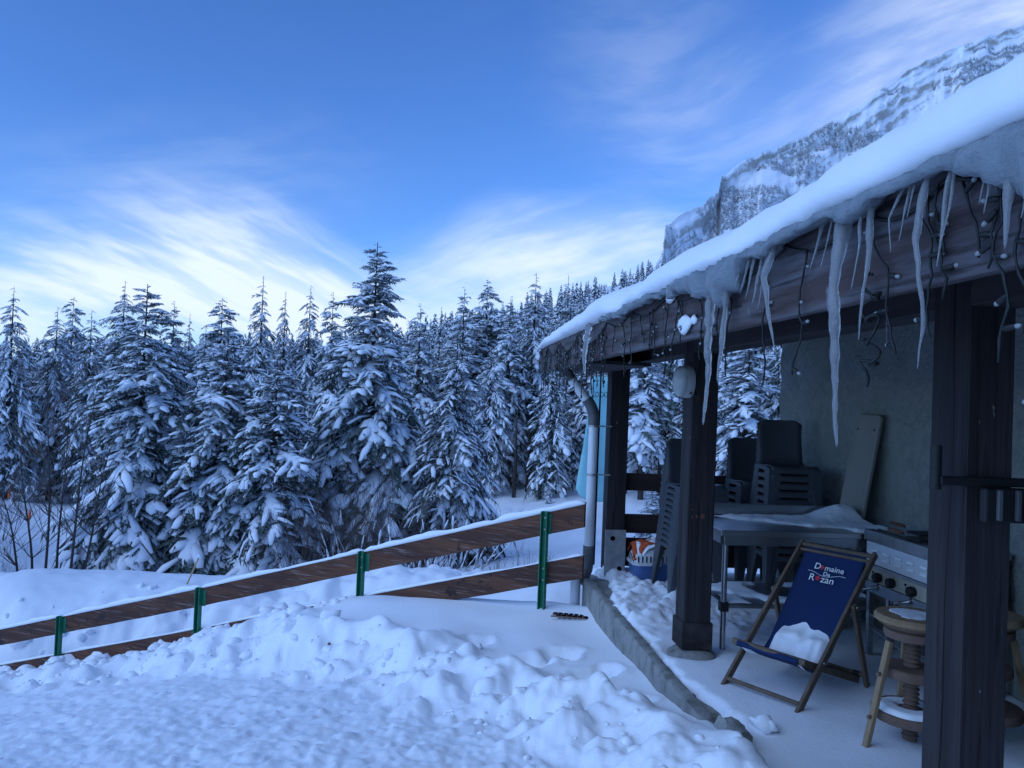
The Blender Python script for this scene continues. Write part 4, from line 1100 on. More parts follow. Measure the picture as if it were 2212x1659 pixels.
# ------------------------------------------------------------------ plastic stacking chairs
def chair_proto():
    r = empty('plastic_chair')
    prof = [(-.215, .405, .20), (-.212, .432, .205), (-.19, .446, .21), (-.10, .440, .212), (.02, .430, .212), (.12, .434, .21), (.168, .462, .207), (.188, .52, .203), (.205, .62, .20), (.225, .74, .198), (.24, .82, .210), (.246, .85, .165), (.248, .858, .13)]
    V, F = [], []; nx = 9
    for (y, z, hw) in prof:
        for k in range(nx):
            u = -1 + 2 * k / (nx - 1); x = u * hw
            up = z + (.018 * u * u if z < .47 else 0); yy = y - (.03 * u * u if z > .47 else 0)
            V.append((x, yy, up))
    for i in range(len(prof) - 1):
        for k in range(nx - 1): F.append((i * nx + k, i * nx + k + 1, (i + 1) * nx + k + 1, (i + 1) * nx + k))
    o = new_obj('seat_shell', V, F, MT['plastic'], r, smooth=True); md = o.modifiers.new('thick', 'SOLIDIFY'); md.thickness = .012; md.offset = 0
    for sx in (-1, 1):
        # side apron, a shallow band under the seat edge
        mb = MB(); mb.prism([(sx * .213, -.20, .445), (sx * .213, .17, .452), (sx * .216, .17, .425), (sx * .216, .08, .417), (sx * .216, -.11, .415), (sx * .216, -.20, .412)], (sx * .012, 0, 0)); mb.build('apron', MT['plastic'], r, bevel=.004)
        mb = MB()  # front leg, L section
        mb.prism([(sx * .214, -.216, .44), (sx * .214, -.095, .43), (sx * .232, -.205, .0), (sx * .232, -.262, .0)], (sx * .014, 0, 0))
        mb.prism([(sx * .226, -.217, .44), (sx * .115, -.217, .42), (sx * .205, -.262, .0), (sx * .246, -.262, .0)], (0, .014, 0)); mb.build('leg', MT['plastic'], r, bevel=.004)
        mb = MB()
        mb.prism([(sx * .214, .172, .46), (sx * .214, .06, .43), (sx * .232, .215, .0), (sx * .232, .272, .0)], (sx * .014, 0, 0))
        mb.prism([(sx * .226, .174, .46), (sx * .125, .174, .43), (sx * .205, .272, .0), (sx * .246, .272, .0)], (0, -.014, 0)); mb.build('leg', MT['plastic'], r, bevel=.004)
    mb = MB(); mb.box((-.20, -.222, .398), (.20, -.208, .437)); mb.build('front_apron', MT['plastic'], r, bevel=.003)
    return r
ch0 = chair_proto(); first = True
for si, (cx, cy, rz, n, pitch, dx, dy, where) in enumerate(((2.385, 6.95, .06, 11, .054, .006, .002, 'behind the middle post'), (3.13, 7.20, -.02, 9, .070, .002, .004, 'against the far railing'), (3.17, 6.62, -.10, 12, .069, .0015, .004, 'nearest the house wall'))):
    for k in range(n):
        c = ch0 if first else copy_tree(ch0); first = False
        c.location = (cx + dx * k, cy + dy * k, -.01 + pitch * k); c.rotation_euler = (0, 0, rz + random.uniform(-.012, .012))
        if k == n - 1: lab = 'topmost dark plastic chair of the stack ' + where
        elif k == 0: lab = 'bottom dark plastic chair, legs in the snow, of the stack ' + where
        else: lab = '%s dark plastic chair from the top in the stack %s' % (ORD[n - 1 - k], where)
        tag(c, lab, 'chair', 'plastic chairs stacked on the porch')

# ------------------------------------------------------------------ stainless work table
tb = tag(empty('steel_table', (2.7, 5.6, 0)), 'stainless steel work table with backsplash and snow on its top', 'table')
mb = MB(); mb.box((2.04, 5.22, .805), (3.42, 6.0, .845)); mb.box((2.04, 5.985, .846), (3.42, 6.003, .935)); under(tb, mb.build('table_top', MT['steel'], bevel=.004))
mb = MB(); mb.box((2.075, 5.255, .735), (3.38, 5.275, .804)); mb.box((2.075, 5.275, .735), (2.095, 5.96, .804)); mb.box((2.075, 5.94, .735), (3.38, 5.96, .804)); under(tb, mb.build('apron', MT['steel'], bevel=.003))
for x, y in ((2.10, 5.29), (3.36, 5.29), (2.10, 5.93), (3.36, 5.93)):
    mb = MB(); mb.tube([(x, y, .0), (x, y, .735)], .021, 14); lg = under(tb, mb.build('leg', MT['steel'], auto=50))
    mb = MB(); mb.box((x - .030, y - .030, .265), (x + .030, y + .030, .33)); cl = mb.build('collar', MT['black'], bevel=.006); cl.parent = lg
    mb = MB(); mb.box((x - .028, y - .028, .735), (x + .028, y + .028, .80)); cl = mb.build('corner_block', MT['black'], bevel=.004); cl.parent = lg
mb = MB(); mb.box((2.10, 5.28, .285), (3.36, 5.94, .315)); under(tb, mb.build('shelf', MT['steel'], bevel=.004))
def patch(name, x0, x1, y0, y1, st, hf, m, zb, rmax=None):
    xs = np.arange(x0, x1 + st / 2, st); ys = np.arange(y0, y1 + st / 2, st); X, Y = np.meshgrid(xs, ys); Z = zb + hf(X, Y)
    nx, ny = len(xs), len(ys); i, j = np.meshgrid(np.arange(ny - 1), np.arange(nx - 1), indexing='ij')
    F = np.stack([i * nx + j, i * nx + j + 1, (i + 1) * nx + j + 1, (i + 1) * nx + j], -1).reshape(-1, 4)
    if rmax:
        rr_ = np.hypot(X, Y).ravel(); F = np.ascontiguousarray(F[(rr_[F] < rmax).all(1)])
    return new_obj(name, np.stack([X.ravel(), Y.ravel(), Z.ravel()], -1), F, m, smooth=True)
def hs_table(X, Y):
    lim = 3.0 - .75 * sstep(5.3, 5.95, Y) + .10 * fbm(X * 5, Y * 5, 3) + .25 * (Y < 5.27)
    k = sstep(-.02, .12, X - lim) * sstep(6.0, 5.93, Y) * sstep(5.215, 5.26, Y) * sstep(3.425, 3.36, X)
    fr = .006 * sstep(.1, .3, fbm(X * 7, Y * 7 + 3, 3)) * sstep(5.24, 5.3, Y) * sstep(5.97, 5.9, Y)
    return -.008 + k * (.022 + .10 * np.exp(-(((X - 3.28) / .22) ** 2 + ((Y - 5.88) / .14) ** 2)) + .006 * fbm(X * 9, Y * 9, 2)) + fr * .9
under(tb, patch('snow', 2.06, 3.41, 5.23, 5.975, .014, hs_table, MT['snow_soft'], .8465))
def hs_shelf(X, Y): return -.004 + .022 * sstep(-.1, .25, fbm(X * 3 + 7, Y * 3, 3)) * sstep(5.94, 5.9, Y) * sstep(5.28, 5.33, Y)
under(tb, patch('shelf_snow', 2.13, 3.32, 5.30, 5.92, .02, hs_shelf, MT['snow_soft'], .3155))

# ------------------------------------------------------------------ gas cooker
sv = tag(empty('gas_cooker', (3.3, 4.85, 0)), 'steel gas cooker on legs with black knobs beside the table', 'cooker')
X0, Y0, Y1 = 3.10, 4.40, 5.19
mb = MB(); mb.box((X0 + .012, Y0 + .01, .50), (3.56, Y1 - .01, .835)); under(sv, mb.build('body', MT['steel_white'], bevel=.004))
mb = MB(); mb.box((X0 - .004, Y0, .655), (X0 + .011, Y1, .815)); under(sv, mb.build('vent_panel', MT['steel_white'], bevel=.003))
mb = MB(); mb.prism([(X0 - .022, Y0 - .006, .885), (X0 - .022, Y0 - .006, .812), (X0 - .002, Y0 - .006, .80), (X0 + .05, Y0 - .006, .84), (X0 + .05, Y0 - .006, .885)], (0, Y1 - Y0 + .012, 0)); mb.box((X0 + .051, Y0, .836), (3.57, Y1, .872)); under(sv, mb.build('top_rim', MT['steel'], bevel=.003))
for c in range(5):
    for r_ in range(2):
        y = Y1 - .085 - c * .135; z = .765 - r_ * .045
        mb = MB(); mb.prism([(X0 - .005, y, z + .004), (X0 - .022, y, z - .006), (X0 - .024, y, z - .020), (X0 - .005, y, z - .024)], (0, -.062, 0)); under(sv, mb.build('louvre', MT['louvre'], bevel=.002))
mb = MB(); mb.box((X0 - .010, Y0 - .01, .632), (X0 + .011, Y1, .652)); under(sv, mb.build('ledge', MT['steel'], bevel=.002))
mb = MB(); mb.box((X0 - .002, Y0 + .10, .535), (X0 + .011, Y1 - .03, .630)); under(sv, mb.build('control_panel', MT['cream'], bevel=.002))
mb = MB(); mb.box((X0 - .006, Y0, .50), (X0 + .011, Y0 + .095, .63)); under(sv, mb.build('side_cover', MT['steel_white'], bevel=.002))
mb = MB(); mb.box((X0 - .008, Y0, .455), (X0 + .011, Y1, .532)); under(sv, mb.build('lower_rail', MT['steel'], bevel=.003))
for y in (5.02, 4.865, 4.64):
    mb = MB(); n = 10
    stackr = lambda x, r: [(x, y + r * math.cos(6.2832 * j / n), .578 + r * math.sin(6.2832 * j / n)) for j in range(n)]
    stack(mb, [stackr(X0 - .003, .030), stackr(X0 - .02, .034), stackr(X0 - .045, .031), stackr(X0 - .05, .024)]); under(sv, mb.build('knob', MT['black'], bevel=.002))
for y in (5.10, 4.73):
    mb = MB(); mb.lathe([(.008, 0), (.008, .006)], n=8); h = mb.build('pilot_hole', MT['hole']); h.rotation_euler = (0, -math.pi / 2, 0); h.location = (X0 - .003, y, .60); under(sv, h)
for y in (5.03, 4.66):
    mb = MB(); mb.tube([(X0 + .0, y, .53), (X0 - .02, y + .01, .505), (X0 - .05, y + .05, .49), (X0 - .065, y + .085, .475), (X0 - .062, y + .095, .455)], [.010, .011, .010, .011, .008], 8); under(sv, mb.build('tap', MT['steel'], smooth=True))
for x in (X0 + .018, 3.53):
    for y in (Y0 + .03, Y1 - .03):
        mb = MB(); mb.box((x - .018, y - .018, -.02), (x + .018, y - .012, .50)); mb.box((x - .018, y - .0115, -.02), (x - .012, y + .018, .50)); mb.box((x - .024, y - .024, -.02), (x + .024, y + .024, -.004)); under(sv, mb.build('leg', MT['steel']))
mb = MB(); mb.box((X0 + .01, Y0 + .03, .285), (3.54, Y1 - .03, .30)); under(sv, mb.build('shelf', MT['steel'], bevel=.002))
mb = MB(); mb.bar((X0 + .02, Y1 - .05, .20), (X0 + .02, Y0 + .05, .12), .006, .014); under(sv, mb.build('brace', MT['steel']))
mb = MB(); mb.tube([(3.2, Y1 - .11, .0), (3.2, Y1 - .11, .50)], .016, 10); under(sv, mb.build('gas_pipe', MT['steel'], auto=50))
for y0, y1 in ((4.93, 5.15), (4.67, 4.91), (4.42, 4.65)):
    mb = MB(); mb.box((X0 + .06, y0, .873), (X0 + .40, y1, .886)); under(sv, mb.build('hob_plate', MT['white_lid'], bevel=.003))
    mb = MB(); mb.box((X0 + .052, y0 - .004, .873), (X0 + .058, y1 + .004, .893)); under(sv, mb.build('plate_edge', MT['black']))
for nm, (hx, hy, z, lab) in enumerate(((3.32, 5.10, .925, 'far wooden handled grill pan on the cooker'), (3.16, 4.87, .915, 'near wooden handled grill pan on the cooker'))):
    g = tag(empty('grill_pan', (hx, hy, .89)), lab, 'pan')
    mb = MB(); mb.tube([(hx - .03, hy + .12, z + .004), (hx - .005, hy + .02, z), (hx, hy, z - .004)], [.011, .013, .010], 8); under(g, mb.build('handle', MT['handle'], smooth=True))
    mb = MB(); mb.tube([(hx, hy, z), (hx + .005, hy - .03, z), (hx + .008, hy - .035, .893), (hx + .01, hy - .16, .892)], .003, 6); mb.tube([(hx + .012, hy, z), (hx + .02, hy - .03, z), (hx + .024, hy - .035, .893), (hx + .03, hy - .16, .892)], .003, 6); under(g, mb.build('wire_fork', MT['steel'], smooth=True))
    mb = MB(); mb.box((hx - .02, hy - .21, .8865), (hx + .14, hy - .05, .902)); under(g, mb.build('pan', MT['black'], bevel=.004))

# jerrycan on the cooker shelf
jc = tag(empty('jerrycan', (3.24, 4.74, .30)), 'milky plastic jerrycan with white cap on the cooker shelf', 'jerrycan')
mb = MB(); y0 = 4.66; prof = [(0, .302), (.16, .302), (.16, .45), (.13, .50), (.07, .515), (.05, .56), (.0, .545), (-.01, .48)]
mb.prism([(3.18, y0 + a, b) for a, b in prof], (.11, 0, 0)); under(jc, mb.build('can', MT['jerry'], bevel=.018, seg=3))
mb = MB(); mb.lathe([(.02, 0), (.02, .03)], (3.235, y0 + .035, .558), 12); under(jc, mb.build('cap', MT['white_print'], bevel=.002))

# leaning board against the wall
lb = MB()
a0 = onx(1857, 876, 3.545); a1 = onx(1905, 880, 3.545)
yl, yr, zt = 6.18, 5.82, 1.69
n = 6; pts = []
w = yl - yr
for k in range(n + 1):
    a = math.pi / 2 * k / n; pts.append((yr + .04 - .04 * math.sin(a), zt - .04 + .04 * math.cos(a)))
pts2 = [(yl - (p[0] - yr), p[1]) for p in reversed(pts)]
out = pts2 + pts + [(yr, -.03), (yl, -.03)]
lean = lambda z: 3.565 - (zt - z) * .17
lb.prism([(lean(z), y, z) for y, z in out], (.024, 0, .004))
o = lb.build('leaning_board', MT['plank'], bevel=.003)
tag(o, 'pale flat board with rounded corners leaning on the house wall', 'board')
for y in (yl - .06, yr + .06):
    mb = MB(); mb.lathe([(.009, 0), (.009, .003)], n=10); h = mb.build('screw_hole', MT['hole']); h.rotation_euler = (0, -math.pi / 2 + .17, 0); h.location = (lean(zt - .12) - .001, y, zt - .12); h.parent = o

# ------------------------------------------------------------------ blue canvas deckchair
dc = tag(empty('deckchair', (2.3, 4.5, 0)), 'wooden deckchair with dark blue lettered canvas and snow on its seat', 'deckchair')
RF = np.array([2.111, 4.179, 0.]); EW = np.array([-.544, .839, 0]); EB = np.array([.839, .544, 0]); WD = .497
def D(w, b, z): p = RF + EW * w + EB * b; return (p[0], p[1], z)
UPV = tuple(EW)
for w in (.0, WD):
    mb = MB(); mb.bar(D(w, -.005, -.012), D(w, .862, .812), .045, .022, UPV); under(dc, mb.build('back_rail', MT['frame_wood'], bevel=.004))
for w in (-.026, WD + .026):
    ww = .028 if w < .2 else WD - .028
    mb = MB(); mb.bar(D(ww, .07, .262), D(ww, .735, .035), .042, .022, UPV); under(dc, mb.build('seat_rail', MT['frame_wood'], bevel=.004))
for w in (-.025, WD + .025):
    mb = MB(); mb.bar(D(w, .555, .535), D(w, .75, .005), .040, .022, UPV); under(dc, mb.build('prop_leg', MT['frame_wood'], bevel=.004))
def rod(name, b, z, w0, w1, r=.013, m='frame_wood'):
    mb = MB(); mb.tube([D(w0, b, z), D(w1, b, z)], r, 10); under(dc, mb.build(name, MT[m], auto=50))
rod('bottom_bar', .030, .040, .01, WD - .01); rod('top_bar', .845, .795, .01, WD - .01, .016); rod('top_bar', .815, .765, .01, WD - .01, .012)
rod('prop_bar', .725, .075, -.02, WD + .02, .014); rod('prop_bar', .66, .07, .02, WD - .02, .013)
rod('front_bar', .085, .262, .005, WD - .005, .018)
for w in (.03, WD - .03):
    mb = MB(); mb.tube([D(w - .02, .725, .075), D(w + .02, .725, .075)], .019, 8); under(dc, mb.build('rubber_stop', MT['black']))
for w, b, z in ((-.012, .25, .235), (WD + .012, .25, .235), (-.04, .565, .52), (WD + .04, .565, .52)):
    mb = MB(); mb.tube([D(w - .006, b, z), D(w + .006, b, z)], .008, 8); under(dc, mb.build('bolt', MT['bolt']))
CP = np.array([(.858, .812), (.845, .80), (.79, .718), (.72, .618), (.64, .512), (.56, .405), (.49, .312), (.43, .238), (.37, .192), (.30, .172), (.22, .182), (.15, .216), (.10, .255), (.07, .275), (.060, .262), (.068, .243), (.09, .238)])
cumc = np.concatenate([[0], np.cumsum(np.hypot(*np.diff(CP, axis=0).T))]); tt = np.linspace(0, cumc[-1], 60)
cb = np.interp(tt, cumc, CP[:, 0]); cz = np.interp(tt, cumc, CP[:, 1])
V, F = [], []; nx = 17
for i in range(60):
    for k in range(nx):
        u = k / (nx - 1); wob = .006 * math.sin(i * .25 + u * 5) * math.sin(math.pi * u) + .004 * float(vnoise(np.array([u * 4.]), np.array([i * .12]))[0])
        sag = -.018 * math.sin(math.pi * u) * min(1, i / 8) * min(1, (59 - i) / 12)
        V.append(D(.043 + u * (WD - .086), cb[i] - (sag + wob) * -.6 * -1, cz[i] + (sag + wob) * .6))
for i in range(59):
    for k in range(nx - 1): F.append((i * nx + k, i * nx + k + 1, (i + 1) * nx + k + 1, (i + 1) * nx + k))
o = new_obj('canvas', V, F, MT['canvas'], smooth=True); md = o.modifiers.new('thick', 'SOLIDIFY'); md.thickness = .003; md.offset = 0; under(dc, o)
# lettering lies on the upper part of the canvas: local axes along the chair's width and up the canvas
d2 = np.array([.845 - .64, .80 - .512]); d2 /= np.linalg.norm(d2)
axx = -EW; axy = EB * d2[0] + np.array([0, 0, d2[1]]); axn = np.cross(axx, axy)
def on_canvas(ob, w, s, lift=.016):
    b = .845 - d2[0] * s; z = .80 - d2[1] * s
    p = np.array(D(w, b, z)) + axn * lift
    Mx = Matrix.Identity(4)
    for i in range(3): Mx[i][0], Mx[i][1], Mx[i][2], Mx[i][3] = axx[i], axy[i], axn[i], p[i]
    ob.matrix_world = Mx; ob.parent = dc; ob.matrix_parent_inverse = Matrix.Translation(-Vector(dc.location)); return ob
def dot(w, s, r):
    mb = MB(); n = 14
    mb.add([(r * (1 + .18 * math.cos(5 * a)) * math.cos(a), r * (1 + .18 * math.cos(5 * a)) * math.sin(a), z) for z in (0, .001) for a in [6.2832 * j / n for j in range(n)]], [tuple(range(n))[::-1], tuple(range(n, 2 * n))] + [(j, (j + 1) % n, n + (j + 1) % n, n + j) for j in range(n)])
    return on_canvas(mb.build('red_dot', MT['red_print']), w, s)
C0 = WD / 2 + .0
on_canvas(text_mesh('D', .062, MT['white_print'], align='LEFT'), C0 + .095, .172)
dot(C0 + .040, .155, .0135)
on_canvas(text_mesh('maine', .055, MT['white_print'], align='LEFT'), C0 + .022, .172)
on_canvas(text_mesh('De', .040, MT['white_print'], align='LEFT'), C0 + .020, .210)
on_canvas(text_mesh('R', .068, MT['white_print'], align='LEFT'), C0 + .105, .258)
dot(C0 + .044, .235, .0165)
on_canvas(text_mesh('zan', .068, MT['white_print'], align='LEFT'), C0 + .022, .258)
mb = MB(); mb.tube([(-.125 + .255 * k / 30, .012 * math.cos(k / 30 * 7.2 - .3) , .0) for k in range(31)], .0013, 5); on_canvas(mb.build('wavy_line', MT['white_print']), C0 + .0, .204)
# snow on the seat
def seat_snow():
    V, F = [], []; ns, nw = 60, 44
    for i in range(ns):
        s = .53 + (cumc[13] - .53) * i / (ns - 1); b0 = np.interp(s, cumc, CP[:, 0]); z0 = np.interp(s, cumc, CP[:, 1])
        q = i / (ns - 1)
        for k in range(nw):
            u = k / (nw - 1)
            edge = .14 * float(fbm(np.array([u * 3.0]), np.array([2.]), 2)[0])
            body = sstep(-.02, .34, q - .02 + edge) * sstep(1.02, .80, q) * sstep(0, .16, u) * sstep(1, .84, u)
            h = -.022 + 1.12 * float(body) * (.022 + .055 * math.exp(-((q - .28) / .2) ** 2) * (.75 + .5 * float(vnoise(np.array([u * 4.2 + 1]), np.array([q * 3]))[0])) + .012 * float(vnoise(np.array([u * 11]), np.array([q * 9]))[0]))
            V.append(D(.048 + u * (WD - .096), b0 - h * .55 * (1 - q), z0 + h * (.6 + .4 * q)))
    for i in range(ns - 1):
        for k in range(nw - 1): F.append((i * nw + k, i * nw + k + 1, (i + 1) * nw + k + 1, (i + 1) * nw + k))
    under(dc, new_obj('seat_snow', V, F, MT['snow_soft'], smooth=True))
seat_snow()

# ------------------------------------------------------------------ two wooden screw stools
def stool(cx, cy, rz, lab):
    s = tag(empty('screw_stool', (cx, cy, 0)), lab, 'stool', 'wooden screw stools')
    mb = MB(); mb.lathe([(.03, .612), (.170, .618), (.186, .632), (.187, .648), (.175, .662), (.1, .664), (.01, .664)], n=40); mb.build('seat', MT['stool_wood'], s, auto=40)
    mb = MB(); mb.lathe([(.02, .545), (.135, .545), (.14, .56), (.14, .585), (.125, .59), (.15, .605), (.15, .614), (.02, .614)], n=32); mb.build('seat_block', MT['stool_dark'], s, auto=35)
    prof = []
    z = .03
    while z < .55:
        prof += [(.029, z), (.041, z + .009), (.041, z + .013), (.029, z + .022)]; z += .024
    mb = MB(); mb.lathe([(.02, .012), (.036, .02)] + prof, n=20); mb.build('screw', MT['stool_dark'], s, auto=40)
    mb = MB(); mb.lathe([(.043, .34), (.13, .34), (.136, .35), (.136, .385), (.128, .392), (.043, .392)], n=32); mb.build('nut_disc', MT['stool_dark'], s, auto=35)
    mb = MB(); n = 40
    stack(mb, [[(r * math.cos(6.2832 * j / n), r * math.sin(6.2832 * j / n), z) for j in range(n)] for r, z in ((.13, .128), (.185, .128), (.19, .14), (.19, .168), (.184, .175), (.13, .175))]); mb.build('foot_ring', MT['stool_dark'], s, auto=35)
    for k in range(3):
        a = rz + k * 2.0944; ca, sa = math.cos(a), math.sin(a)
        mb = MB(); mb.bar((ca * .272, sa * .272, -.02), (ca * .142, sa * .142, .53), .034, .026, (ca, sa, 0)); lg = mb.build('leg', MT['stool_wood'], s, bevel=.004)
        for z in (.365, .15):
            r = .272 - .13 * (z + .02) / .55
            mb = MB(); mb.tube([(ca * (r + .01), sa * (r + .01), z), (ca * (r + .03), sa * (r + .03), z)], .010, 8); mb.build('peg', MT['stool_dark'], lg)
    return s
s1 = stool(2.535, 3.80, math.radians(189), 'wooden screw stool with a frosty seat left of the near post')
s2 = stool(2.985, 3.86, math.radians(-12), 'wooden screw stool mostly hidden behind the near post')
def hs_seat(X, Y): q = np.hypot(X, Y) + .02 * fbm(X * 12, Y * 12, 2); return -.006 + .010 * sstep(.125, .10, q) + .002 * fbm(X * 40, Y * 40, 2)
o = patch('frost', -.15, .15, -.15, .15, .01, hs_seat, MT['snow_soft'], .664, .14); o.parent = s1
def hs_ring(X, Y): q = np.hypot(X, Y); return -.01 + .03 * sstep(.182, .15, q + .012 * fbm(X * 9, Y * 9, 2)) * sstep(.05, .08, q) * (.6 + .6 * sstep(.1, -.1, X + Y))
o = patch('ring_snow', -.19, .19, -.19, .19, .011, hs_ring, MT['snow_soft'], .172, .186); o.parent = s1

# ------------------------------------------------------------------ pet carrier with an orange cloth
pc = tag(empty('pet_carrier', (2.22, 7.38, 0)), 'blue pet carrier with slotted white lid by the far railing', 'pet carrier')
def rrect(cx, cy, hx, hy, z, r=.07, n=6):
    P = []
    for qx, qy, a0 in ((1, 1, 0), (-1, 1, 90), (-1, -1, 180), (1, -1, 270)):
        for k in range(n + 1):
            a = math.radians(a0 + 90 * k / n); P.append((cx + qx * (hx - r) + r * math.cos(a), cy + qy * (hy - r) + r * math.sin(a), z))
    return P
mb = MB(); stack(mb, [rrect(2.22, 7.40, hx, hy, z) for hx, hy, z in ((.205, .13, -.02), (.225, .145, .06), (.235, .155, .15), (.24, .16, .155))]); under(pc, mb.build('tub', MT['blue_tub'], auto=40))
mb = MB(); stack(mb, [rrect(2.22, 7.40, hx, hy, z) for hx, hy, z in ((.248, .166, .155), (.25, .168, .178), (.236, .155, .18), (.225, .145, .24), (.19, .115, .30), (.12, .07, .325))]); under(pc, mb.build('lid', MT['white_lid'], auto=35))
for k in range(11):
    x = 2.22 - .20 + k * .04
    mb = MB(); mb.bar((x, 7.40 - .1555, .186), (x, 7.40 - .1475, .243), .011, .006, (0, -1, .1)); under(pc, mb.build('slot', MT['hole']))
for k in range(5):
    y = 7.40 - .10 + k * .05
    mb = MB(); mb.bar((2.22 - .2365, y, .186), (2.22 - .2265, y, .243), .011, .006, (-1, 0, .1)); under(pc, mb.build('slot', MT['hole']))
mb = MB(); mb.box((2.24, 7.232, .10), (2.30, 7.245, .18)); under(pc, mb.build('catch', MT['blue_tub'], bevel=.004))
def hc(X, Y):
    q = np.sqrt(((X - 2.17) / .21) ** 2 + ((Y - 7.40) / .15) ** 2) + .18 * fbm(X * 7, Y * 7, 2)
    return .335 + .045 * sstep(1.0, .3, q) - .13 * sstep(.75, 1.25, q) + .018 * fbm(X * 14, Y * 14, 3)
o = patch('orange_cloth', 1.98, 2.37, 7.27, 7.53, .013, hc, MT['orange'], 0.0); md = o.modifiers.new('thick', 'SOLIDIFY'); md.thickness = .006
tag(o, 'crumpled orange cloth dusted with snow on top of the pet carrier', 'cloth')
def hcs(X, Y): return hc(X, Y) - .012 + .026 * sstep(.0, .35, fbm(X * 9 + 2, Y * 9, 3) + .5 - 4.5 * np.abs(X - 2.2))
o2 = patch('snow', 2.02, 2.35, 7.26, 7.50, .013, hcs, MT['snow_soft'], 0.0); o2.parent = o

# ------------------------------------------------------------------ black iron shelf bracket on the near post, cupboard edge at the right
ib = tag(empty('iron_bracket', (1.85, 2.38, 1.45)), 'black iron bracket with a round knob clamped to the near post', 'bracket')
mb = MB(); mb.tube([(1.665, 2.40, 1.46), (1.665, 2.40, 1.605)], .018, 12); under(ib, mb.build('upright', MT['black'], auto=50))
mb = MB(); mb.box((1.67, 2.375, 1.475), (1.98, 2.398, 1.505)); under(ib, mb.build('arm', MT['black'], bevel=.004))
mb = MB(); mb.box((1.80, 2.34, 1.36), (1.955, 2.374, 1.474)); under(ib, mb.build('clamp_block', MT['black'], bevel=.008))
for x in (1.835, 1.90):
    mb = MB(); mb.box((x, 2.325, 1.37), (x + .016, 2.3395, 1.47)); under(ib, mb.build('strap', MT['dark_pipe'], bevel=.003))
mb = MB(); mb.lathe([(.008, 0), (.03, .004), (.034, .02), (.03, .045), (.01, .05)], n=18); k = mb.build('knob', MT['black'], auto=50); k.rotation_euler = (math.pi / 2, 0, 0); k.location = (1.965, 2.36, 1.385); under(ib, k)
cbd = tag(empty('cupboard', (3.2, 3.5, 0)), 'edge of a wooden counter with a grey panel at the right border', 'cupboard')
for nm, z0, z1, x0, m in (('white_top', 1.07, 1.13, 2.945, 'white_lid'), ('grey_board', .915, 1.065, 2.955, 'post'), ('varnished_board', .825, .912, 2.96, 'warm_wood'), ('grey_panel', .02, .822, 2.975, 'grey_panel')):
    mb = MB(); mb.box((x0, 2.9 if nm != 'grey_panel' else 2.95, z0), (3.58, 3.53, z1)); under(cbd, mb.build(nm, MT[m], bevel=.004))
mb = MB(); mb.box((2.93, 3.45, 1.2), (2.99, 3.53, 2.42)); o = mb.build('upright_board', MT['frame_wood'], bevel=.004); under(cbd, o)

# ------------------------------------------------------------------ the mountain behind
def rock_mat():
    m = bpy.data.materials.new('snowy_rock'); m.use_nodes = True; nt = m.node_tree; b = nt.nodes['Principled BSDF']; b.inputs['Roughness'].default_value = .9; b.inputs['Specular IOR Level'].default_value = .1
    g = nt.nodes.new('ShaderNodeNewGeometry'); s = nt.nodes.new('ShaderNodeSeparateXYZ'); nt.links.new(g.outputs['Normal'], s.inputs[0])
    t = nt.nodes.new('ShaderNodeTexCoord'); n = nt.nodes.new('ShaderNodeTexNoise'); n.inputs['Scale'].default_value = .22; n.inputs['Detail'].default_value = 8; n.inputs['Roughness'].default_value = .7
    nt.links.new(t.outputs['Object'], n.inputs['Vector'])
    a = nt.nodes.new('ShaderNodeMath'); a.operation = 'MULTIPLY_ADD'; a.inputs[1].default_value = .7; a.inputs[2].default_value = -.35; nt.links.new(n.outputs[0], a.inputs[0])
    c = nt.nodes.new('ShaderNodeMath'); c.operation = 'ADD'; nt.links.new(s.outputs[2], c.inputs[0]); nt.links.new(a.outputs[0], c.inputs[1])
    r = nt.nodes.new('ShaderNodeMapRange'); r.inputs[1].default_value = .02; r.inputs[2].default_value = .30; nt.links.new(c.outputs[0], r.inputs[0])
    n2 = nt.nodes.new('ShaderNodeTexNoise'); n2.inputs['Scale'].default_value = .15; n2.inputs['Detail'].default_value = 6; nt.links.new(t.outputs['Object'], n2.inputs['Vector'])
    rk = nt.nodes.new('ShaderNodeMix'); rk.data_type = 'RGBA'; rk.inputs[6].default_value = (.34, .32, .29, 1); rk.inputs[7].default_value = (.56, .52, .45, 1); nt.links.new(n2.outputs[0], rk.inputs[0])
    mx = nt.nodes.new('ShaderNodeMix'); mx.data_type = 'RGBA'; nt.links.new(r.outputs[0], mx.inputs[0]); nt.links.new(rk.outputs[2], mx.inputs[6]); mx.inputs[7].default_value = (.88, .90, .94, 1)
    nt.links.new(mx.outputs[2], b.inputs['Base Color'])
    return m
MT['rock'] = rock_mat()
MT['frost_needles'] = mat('frosted_needles', (0.36, 0.39, 0.41), 0.9, spec=.1, noise=(.05, (0.54, .57, .60), .4, .65, ONE))
RIDGE = [(1200, 720, 600), (1330, 650, 640), (1400, 595, 660), (1432, 548, 682), (1438, 484, 692), (1470, 467, 725), (1520, 440, 790), (1554, 416, 860), (1561, 378, 880), (1600, 352, 925), (1700, 312, 1000), (1790, 268, 1080), (1870, 222, 1150), (1920, 185, 1200), (1960, 152, 1230), (2010, 126, 1260), (2060, 106, 1300), (2130, 80, 1350), (2212, 52, 1400), (2400, 10, 1500), (2700, -20, 1700)]
